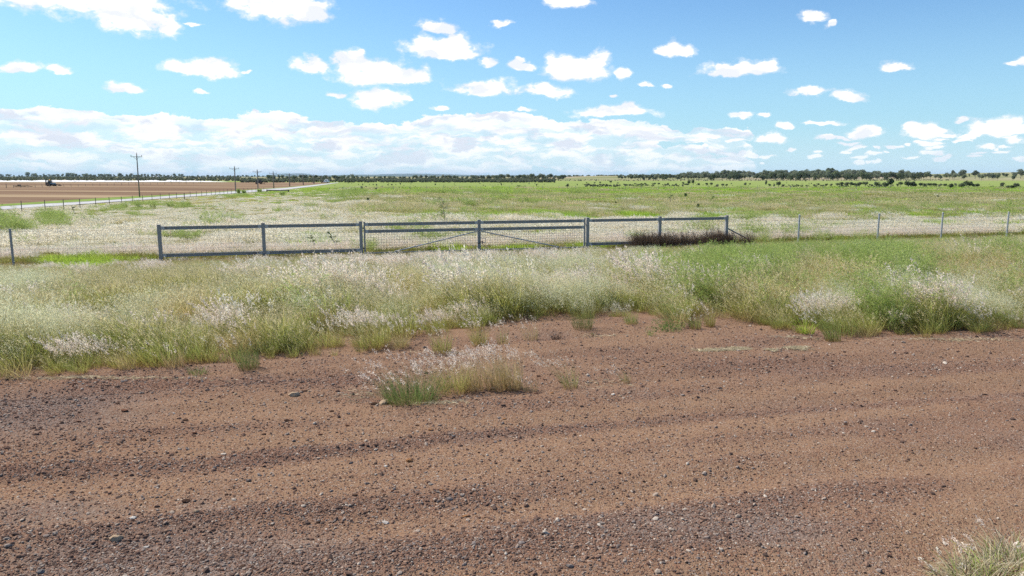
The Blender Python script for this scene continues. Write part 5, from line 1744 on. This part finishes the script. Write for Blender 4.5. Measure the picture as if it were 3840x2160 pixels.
ROCKS = [  # photograph x, y, width px, kind, label
    (1103, 1492, 42, 'pale', 'long pale flat stone on the gravel left of the foreground grass clump'),
    (1143, 1476, 19, 'dark', 'dark stone just behind the long pale flat stone'), (1159, 1478, 14, 'pale', 'small pale stone beside the dark one, behind the long flat stone'),
    (1404, 1515, 27, 'dark', 'dark block of stone at the left foot of the foreground grass clump'), (1439, 1508, 40, 'pale', 'broken pale stone at the left foot of the foreground grass clump'),
    (1534, 1733, 27, 'orange', 'brown stone alone in the middle of the track, below the foreground grass clump'), (1540, 1752, 12, 'dark', None), (1495, 1765, 12, 'dark', None),
    (1615, 1619, 18, 'orange', 'orange brown stone a little below the foreground grass clump'), (1565, 1605, 15, 'dark', None), (1302, 1602, 16, 'red', None), (1244, 1551, 16, 'dark', None),
    (1077, 1590, 19, 'dark', None), (1201, 1634, 15, 'red', None), (1892, 1576, 13, 'orange', 'small orange stone right of the foreground grass clump'), (1331, 1862, 18, 'dark', None),
    (1472, 1846, 14, 'red', None), (1435, 1845, 11, 'red', None), (1442, 1863, 14, 'dark', None), (1656, 1847, 16, 'orange', 'pale orange stone low in the middle of the track'),
    (1743, 1924, 20, 'orange', 'squarish brown stone near the bottom of the track, middle'), (1760, 1924, 12, 'dark', None), (1195, 1951, 17, 'dark', None),
    (1445, 1944, 24, 'white', 'whitish flat chip near the bottom of the track'), (1447, 1754, 14, 'white', 'small white pebble left of the lone brown stone'), (1921, 1899, 14, 'dark', None), (1952, 1893, 10, 'dark', None),
    (1696, 1969, 15, 'dark', None), (468, 1545, 24, 'red', 'reddish stone left of centre, the largest on the left side of the track'), (294, 1580, 19, 'red', 'pointed reddish stone on the left of the track by the grey patch'),
    (727, 1634, 21, 'red', 'rounded brown stone with a dark shaded face on the left half of the track'), (540, 1659, 19, 'dark', None), (793, 1510, 12, 'dark', None), (882, 1490, 17, 'pale', 'flat tan stone below the dark green tussock on the left'),
    (280, 1448, 15, 'red', 'square red stone at the grass edge on the far left'), (265, 1450, 9, 'red', None), (990, 1638, 16, 'dark', None), (696, 1589, 20, 'dark', 'wide dark stone on sandy soil, left of the rounded brown one'),
    (298, 1555, 11, 'dark', None), (441, 1516, 15, 'dark', None), (385, 1508, 16, 'dark', None), (205, 1676, 18, 'pale', None), (376, 1683, 18, 'pale', 'pale lump of stone in the lower left of the track'),
    (805, 1749, 17, 'grey', 'grey stone standing on the windrow of gravel, left half'), (699, 1889, 27, 'dark', 'wide flat dark stone low on the left half of the track'), (736, 1932, 25, 'pale', 'pale cream stone below the wide flat dark one'),
    (499, 1959, 24, 'white', 'white flat stone low on the left of the track'), (435, 2025, 44, 'pale', 'long tan stone near the lower left corner'), (151, 2141, 34, 'grey', 'flat grey slab in the bottom left corner'),
    (912, 2138, 16, 'dark', None), (70, 2124, 18, 'dark', None), (547, 2046, 18, 'white', 'cluster white stone near the bottom, left half'), (2920, 1812, 14, 'dark', 'dark pebble on smooth soil at the lower right'),
    (3479, 1788, 13, 'dark', None), (3170, 1607, 15, 'dark', 'dark stone alone on the right side of the track'), (3350, 1625, 11, 'orange', None), (2300, 1490, 16, 'white', 'white pebble right of the thin leaning tussock'), (2070, 1485, 17, 'orange', 'rusty stone right of the small brown stems of the foreground clump'),
    (2010, 1478, 16, 'red', None), (2020, 1418, 14, 'dark', None), (2485, 1385, 16, 'orange', 'bright orange pebble on the upper right of the track'), (2205, 1432, 9, 'white', None), (2238, 1435, 12, 'pale', None), (2325, 1494, 13, 'pale', None),
    (1240, 1420, 16, 'dark', None), (1090, 1415, 14, 'dark', None), (1020, 1440, 15, 'red', None), (985, 1428, 15, 'dark', None), (1700, 1640, 10, 'dark', None), (1360, 1620, 10, 'grey', None), (2060, 1700, 12, 'dark', None), (1995, 1730, 10, 'red', None),
    (1880, 1690, 12, 'dark', None), (600, 1760, 13, 'dark', None), (330, 1770, 12, 'dark', None), (850, 1860, 14, 'dark', None), (1040, 1905, 13, 'dark', None), (310, 1850, 12, 'dark', None), (2260, 1830, 12, 'dark', None), (2480, 1720, 11, 'red', None)]
rk = {}
for kd in STM:
    rk[kd] = [rock_mesh(400 + i + 10 * list(STM).index(kd), 2, STM[kd], .6) for i in range(3)]
rr = random.Random(33)
CN = {'dark': 'dark brown', 'red': 'red brown', 'pale': 'tan', 'grey': 'grey', 'orange': 'orange brown', 'white': 'white'}
for (x, y, wpx, kd, lab) in ROCKS:
    X, Y = gp(x, y, .07)
    z = float(track_z(np.array([X]), np.array([Y]))[0])
    s_ = wpx / F * math.hypot(Y, CAMH) / 2
    o = mesh_obj('stone', rr.choice(rk[kd]))
    o.scale = (s_, s_ * rr.uniform(.75, 1.0), s_ * rr.uniform(.75, 1.05))
    o.location = (X, Y, z + s_ * .22)
    o.rotation_euler = (rr.uniform(-.2, .2), rr.uniform(-.2, .2), rr.uniform(-.5, .5))
    side = 'left' if x < 1280 else 'middle' if x < 2100 else 'right'
    row_ = 'upper' if y < 1560 else 'lower'
    tag(o, lab or 'small %s stone lying loose on the %s %s part of the gravel track' % (CN[kd], row_, side), 'stone', 'stones on the gravel track' if lab else 'small %s stones, %s %s track' % (CN[kd], row_, side))

# ------------------------------------------------------------------ single plants at the edge of the track
def lone(name, me, px, py, label, cat, sc=1.0, rz=0.0, group=None):
    X, Y = gp(px, py, .06)
    z = float(track_z(np.array([X]), np.array([Y]))[0])
    o = mesh_obj(name, me)
    o.location = (X, Y, z - .01); o.rotation_euler = (0, 0, rz); o.scale = (sc,) * 3
    return tag(o, label, cat, group)


def tussock(seed, H, r, n, npl, blade, up=.14, plume=m_plume, m=16, wind=.35, w_=.0045):
    T = Tuft(seed)
    T.blades(n, r, (.35 * H, 1.0 * H), w_, blade, up, wind * .5, .18)
    if npl:
        tip, ax, _ = T.blades(npl, r * .9, (.9 * H, 1.35 * H), w_ * .6, m_stem, up * 1.1, wind * 1.3, .2)
        T.plumes(tip, ax, m, .13, .026, .028, .0085, plume, .6)
    return T.mesh('grass_tussock')


GT = 'grass tussocks on the bare track'
lone('grass_tussock', tussock(501, .62, .34, 620, 60, m_tuss, .42, w_=.005), 1545, 1508, 'largest green tussock of the foreground clump, leaning with pink plumes', 'grass', 1, 0, GT)
lone('grass_tussock', tussock(502, .54, .24, 260, 50, m_blade, .30), 1700, 1470, 'blue green middle tussock of the foreground clump with drooping white heads', 'grass', 1, 0, GT)
lone('grass_tussock', tussock(503, .56, .18, 220, 36, m_straw, .12), 1775, 1462, 'brownish green tussock between the green one and the straw one', 'grass', 1, 0, GT)
lone('grass_tussock', tussock(504, .60, .16, 230, 40, m_straw, .09), 1865, 1458, 'upright straw coloured tussock of the foreground clump, left half', 'grass', 1, 0, GT)
lone('grass_tussock', tussock(505, .62, .14, 200, 36, m_straw, .09), 1925, 1457, 'upright straw coloured tussock at the right end of the foreground clump', 'grass', 1, 0, GT)
lone('grass_tussock', tussock(506, .26, .10, 45, 6, m_straw, .16), 1990, 1465, 'small brown stems beside the straw coloured tussocks', 'grass', 1, 0, GT)
lone('grass_tussock', tussock(507, .50, .11, 70, 18, m_blade, .20, wind=.7), 2138, 1455, 'thin sparse tussock with pink plumes blown to the left, right of the clump', 'grass', 1, 0, GT)
lone('grass_tussock', tussock(508, .26, .07, 55, 5, m_straw, .22, wind=1.0), 2348, 1435, 'small dry tussock with two long stems leaning far left', 'grass', 1, 0, GT)
lone('grass_tussock', tussock(509, .22, .08, 110, 0, m_dead, .34), 2085, 1278, 'small round dark brown tussock on the bare soil', 'grass', 1, 0, GT)
lone('grass_tussock', tussock(510, .42, .15, 70, 12, m_straw, .13), 1992, 1275, 'airy upright straw tussock left of the small round brown one', 'grass', 1, 0, GT)
lone('grass_tussock', tussock(511, .42, .10, 36, 12, m_blade, .14), 1885, 1290, 'very thin tussock of a few green stems on the bare soil', 'grass', 1, 0, GT)
lone('grass_tussock', tussock(512, .60, .20, 200, 20, m_tuss, .22, m_mist), 2186, 1238, 'dark grey green tussock with misty heads and dry fallen stems at its foot', 'grass', 1, 0, GT)
lone('grass_tussock', tussock(513, .45, .14, 130, 14, m_blade, .2), 2368, 1220, 'rounded green tussock on the grass edge left of the bright leafy herb', 'grass', 1, 0, GT)
lone('grass_tussock', tussock(514, .42, .12, 150, 12, m_blade, .16), 2607, 1230, 'green tussock with a brown base right of the bright leafy herb', 'grass', 1, 0, GT)
lone('grass_tussock', tussock(515, .46, .11, 150, 14, m_blade, .15), 2662, 1222, 'last green tussock before the sandy gap in the grass', 'grass', 1, 0, GT)
lone('grass_tussock', tussock(516, .56, .16, 210, 12, m_tuss, .16), 935, 1388, 'dark green upright tussock at the grass edge on the left', 'grass', 1, 0, GT)
lone('grass_tussock', tussock(517, .20, .13, 90, 0, m_tuss, .55, w_=.007), 742, 1408, 'low spreading blue green tuft on gravel at the left grass edge', 'grass', 1, 0, GT)
lone('grass_tussock', tussock(518, .40, .15, 150, 12, m_straw, .2), 655, 1388, 'brown based tussock at the left grass edge', 'grass', 1, 0, GT)
lone('grass_tussock', tussock(519, .40, .13, 130, 14, m_straw, .2), 480, 1392, 'narrow brown tussock left of the brown based one at the left edge', 'grass', 1, 0, GT)
lone('grass_tussock', tussock(520, .58, .14, 210, 22, m_blade, .14, wind=.6), 3125, 1275, 'dark leaning tussock with a brown base on the right grass edge', 'grass', 1, 0, GT)
lone('grass_tussock', tussock(521, .50, .16, 170, 20, m_blade, .2), 1660, 1330, 'tall tussock with white plumes at the corner of the grass edge', 'grass', 1, 0, GT)
lone('grass_tussock', tussock(522, .52, .15, 170, 26, m_blade, .14), 1800, 1295, 'upright plumed tussock near the corner of the grass edge', 'grass', 1, 0, GT)
lone('grass_tussock', tussock(523, .10, .05, 26, 0, m_tuss, .5), 2216, 1254, 'tiny pale green seedling tuft on the bare soil', 'grass', 1, 0, GT)


def herb(seed, r, H, n, mat, leaf=.03):
    T = Tuft(seed); g = T.g
    tip, ax, pts = T.blades(40, r * .4, (.5 * H, 1.1 * H), .005, m_stem, .6, .05, .3)
    j = g.randint(0, 40, n); u_ = g.uniform(.2, 1, n); f = u_ * 3; i0 = np.minimum(f.astype(int), 2); fr = (f - i0)[:, None]
    c = pts[j, i0] * (1 - fr) + pts[j, i0 + 1] * fr + g.normal(0, .03, (n, 3))
    T.quads(c, ax[j], leaf, leaf * .45, mat, 1.0)
    return T.mesh('leafy_herb')


lone('leafy_herb', herb(530, .5, .42, 900, m_herb), 2510, 1238, 'bright green leafy herb spreading on the bare soil at the grass edge', 'plant')
lone('leafy_herb', herb(531, .2, .16, 120, m_herb), 2440, 1262, 'small sprig of green herb left of the bright leafy one', 'plant')


def dry_clump(seed, r, H, n):
    T = Tuft(seed)
    T.blades(n, r, (.3 * H, 1.0 * H), .0055, m_pale, .75, .1, .6, 4)
    T.blades(n // 3, r, (.3 * H, .8 * H), .0055, m_feath, .6, .1, .5, 4)
    T.blades(9, r, (1.0 * H, 1.7 * H), .0055, m_dead, .5, .3, .25, 4)
    tip, ax, _ = T.blades(7, r, (.7 * H, 1.1 * H), .003, m_pale, .5, .3, .4)
    T.plumes(tip, ax, 26, .07, .016, .022, .007, m_plume, .6)
    return T.mesh('dry_grass_clump')


lone('dry_grass_clump', dry_clump(540, .20, .26, 420), 3690, 2165, 'bleached tangled grass clump in the bottom right corner', 'grass', 1.25)
lone('dry_grass_clump', dry_clump(541, .20, .30, 420), 3815, 2120, 'taller tangled grass clump with dark stems cut by the right edge', 'grass', 1.3)
lone('dry_grass_clump', dry_clump(542, .12, .16, 130), 3570, 2165, 'low thin outer tuft at the left side of the bleached clump', 'grass', 1.2)


def litter(name, spots, label, seed):
    T = Tuft(seed); g = T.g
    for (x, y, wx, wy, n) in spots:
        X, Y = gp(x, y, .07)
        sx = wx / F * Y / 2; sy = wy / F * Y * Y / CAMH / 2
        px_ = X + g.normal(0, sx * .6, n); py_ = Y + g.normal(0, sy * .6, n)
        c = np.stack([px_, py_, track_z(px_, py_) + g.uniform(.008, .03, n)], 1)
        ax = np.stack([g.normal(size=n), g.normal(size=n) * .7, g.normal(size=n) * .06], 1)
        T.quads(c, ax, .12, .008, m_pale, .05)
    return tag(mesh_obj(name, T.mesh(name)), label, kind='stuff')


litter('straw_litter', [(2700, 1306, 150, 9, 700), (2770, 1300, 70, 8, 420), (2650, 1312, 60, 6, 160)], 'long scatter of bleached straw lying on the track at the right', 71)
litter('straw_litter', [(2985, 1310, 80, 12, 520), (2895, 1318, 40, 7, 150)], 'small heap of bleached straw right of the long scatter', 72)
litter('straw_litter', [(330, 1425, 700, 10, 420), (1700, 1330, 300, 16, 110), (2250, 1260, 160, 14, 80), (3600, 1280, 500, 10, 320), (3000, 1268, 200, 8, 90), (1650, 1520, 220, 22, 150), (2240, 1440, 260, 30, 60), (1330, 1490, 120, 40, 60)],
       'dry stalks fallen along the foot of the grass', 73)

# wiry saplings standing in the grass beyond the fence
def sapling(px, pb, pt, label, seed, mat=m_tree_green, sparse=1.0, lean=0.12, top=False):
    X, Y = gp(px, pb)
    hgt = zat(X, Y, px, pt)
    rr = random.Random(seed); g = np.random.RandomState(seed)
    e = empty('sapling', (X, Y, 0))
    tag(e, label, 'sapling')
    mb = MB()
    P_ = [Vector((-lean * hgt * (k / 6) ** 1.3, 0, hgt * k / 6)) for k in range(7)]
    mb.tube(P_, [.022 * (1 - k / 8) * max(1, Y / 45) for k in range(7)], 6)
    T = Tuft(seed)
    for k in range(int(22 * sparse)):
        u_ = rr.uniform(.28 if not top else .6, .98); i = min(int(u_ * 6), 5); p = P_[i].lerp(P_[i + 1], u_ * 6 - i)
        a = rr.uniform(0, 6.28); ln = hgt * rr.uniform(.14, .36) * (1.15 - .5 * u_)
        q = p + Vector((math.cos(a) * ln, math.sin(a) * ln, ln * rr.uniform(.1, .7)))
        mb.tube([p, p.lerp(q, .5) + Vector((0, 0, ln * .06)), q], [.009 * max(1, Y / 45), .007 * max(1, Y / 45), .003], 4)
        n = 34
        u2 = g.uniform(.25, 1, n)[:, None]
        c = np.array(p)[None] * (1 - u2) + np.array(q)[None] * u2 + g.normal(0, ln * .10, (n, 3))
        T.quads(c, np.repeat(np.array(q - p)[None], n, 0) / ln, .07 * max(1, Y / 40), .015 * max(1, Y / 40), mat, .8)
    mb.build('stem', m_dead_bark, e)
    mesh_obj('foliage', T.mesh('foliage'), e)
    return e


m_dead_bark = mat_pbr('sapling_bark', (0.17, 0.135, 0.095), .9, 0, .3, 10)
sapling(1672, 855, 742, 'wispy leaning sapling just beyond the left gate leaf, taller than the gate', 601)
sapling(1268, 950, 872, 'thin bent stem leaning left behind the lower rail left of the gates', 602, sparse=.5, lean=.4)
sapling(1190, 945, 880, 'second thin leaning stem among the lime grass behind the rail panel', 603, sparse=.45, lean=.4)
sapling(760, 850, 812, 'feathery sapling above the second bay of the left rail panel', 604, lean=.05)
sapling(2617, 786, 764, 'small airy bush in the middle field above the right rail panel', 605, m_tree_green, 1.3, .02)
sapling(2513, 768, 730, 'bare thin stem in the middle field above the right rail panel', 606, sparse=.2, lean=.0, top=True)
sapling(2675, 755, 737, 'small leaning bush upper right in the middle field', 607, lean=.1)
sapling(2750, 777, 765, 'low airy bush right of the small airy one in the middle field', 608, lean=.05)
sapling(2436, 788, 772, 'low grey bush in the middle field above the first bay of the right panel', 609, lean=.05)
sapling(1381, 760, 741, 'dark spiky young plant in the field above the left gate leaf', 610, m_tree_green, 1.2, .1)
sapling(2570, 748, 726, 'thin topped young tree in the middle field near the bare stem', 611, lean=.05, top=True)
sapling(3516, 745, 733, 'small dark round bush in the field above the third round fence post', 612, m_tree_green, 1.4, .02)
sapling(2310, 769, 756, 'small reddish young plant in the middle field above the right gate post', 613, lean=.1)
sapling(280, 800, 770, 'bare leaning twig of a weed left of the nearest power pole', 614, sparse=.25, lean=.35)


# feathery bushes standing along the roadside and at the left edge
def feathery_bush(px, pb, pt, label, seed, r=.5):
    X, Y = gp(px, pb)
    hgt = zat(X, Y, px, pt)
    T_ = tuft_feather(seed, r * .5, 26, hgt * .95, max(1.0, Y / 30), 60)
    o = mesh_obj('feathery_bush', T_); o.location = (X, Y, 0)
    return tag(o, label, 'bush')


for i, (px, pb, pt, lab) in enumerate(((40, 880, 790, 'large feathery green bush at the left edge behind the thin steel post'), (105, 866, 806, 'smaller feathery bush beside the large one at the left edge'),
        (165, 838, 778, 'round feathery bush below the roadside fence, left half'), (212, 842, 776, 'feathery bush with dark stems just right of the round one'),
        (520, 782, 742, 'feathery bush in front of the nearest power pole foot'), (575, 784, 744, 'second feathery bush right of the nearest power pole'), (640, 782, 748, 'third feathery bush along the roadside fence'),
        (470, 785, 752, 'low feathery bush left of the nearest power pole foot'), (895, 727, 708, 'feathery bush hiding the foot of the second power pole'), (915, 726, 712, 'small feathery bush right of the second power pole foot'),
        (1060, 735, 716, 'feathery bush below the dark pipe gate'), (975, 722, 709, 'feathery bush at the foot of the third power pole'), (700, 778, 750, 'last feathery bush of the row right of the nearest power pole'))):
    feathery_bush(px, pb, pt, lab, 700 + i)

# ------------------------------------------------------------------ air: pale haze over the whole plain
hz_, N, o = mat_new('haze_air')
pv_ = N.node('ShaderNodeVolumePrincipled')
pv_.inputs['Color'].default_value = (0.62, 0.80, 1.0, 1)
pv_.inputs['Density'].default_value = 5e-5
pv_.inputs['Anisotropy'].default_value = 0.0
N.l.new(pv_.outputs[0], o.inputs['Volume'])
mb = MB(); mb.box(-23000, 23000, -600, 23000, -4.0, 80); hb = mb.build('haze', hz_)
tag(hb, kind='stuff')
hb['label'] = 'thin pale blue air over the whole plain'
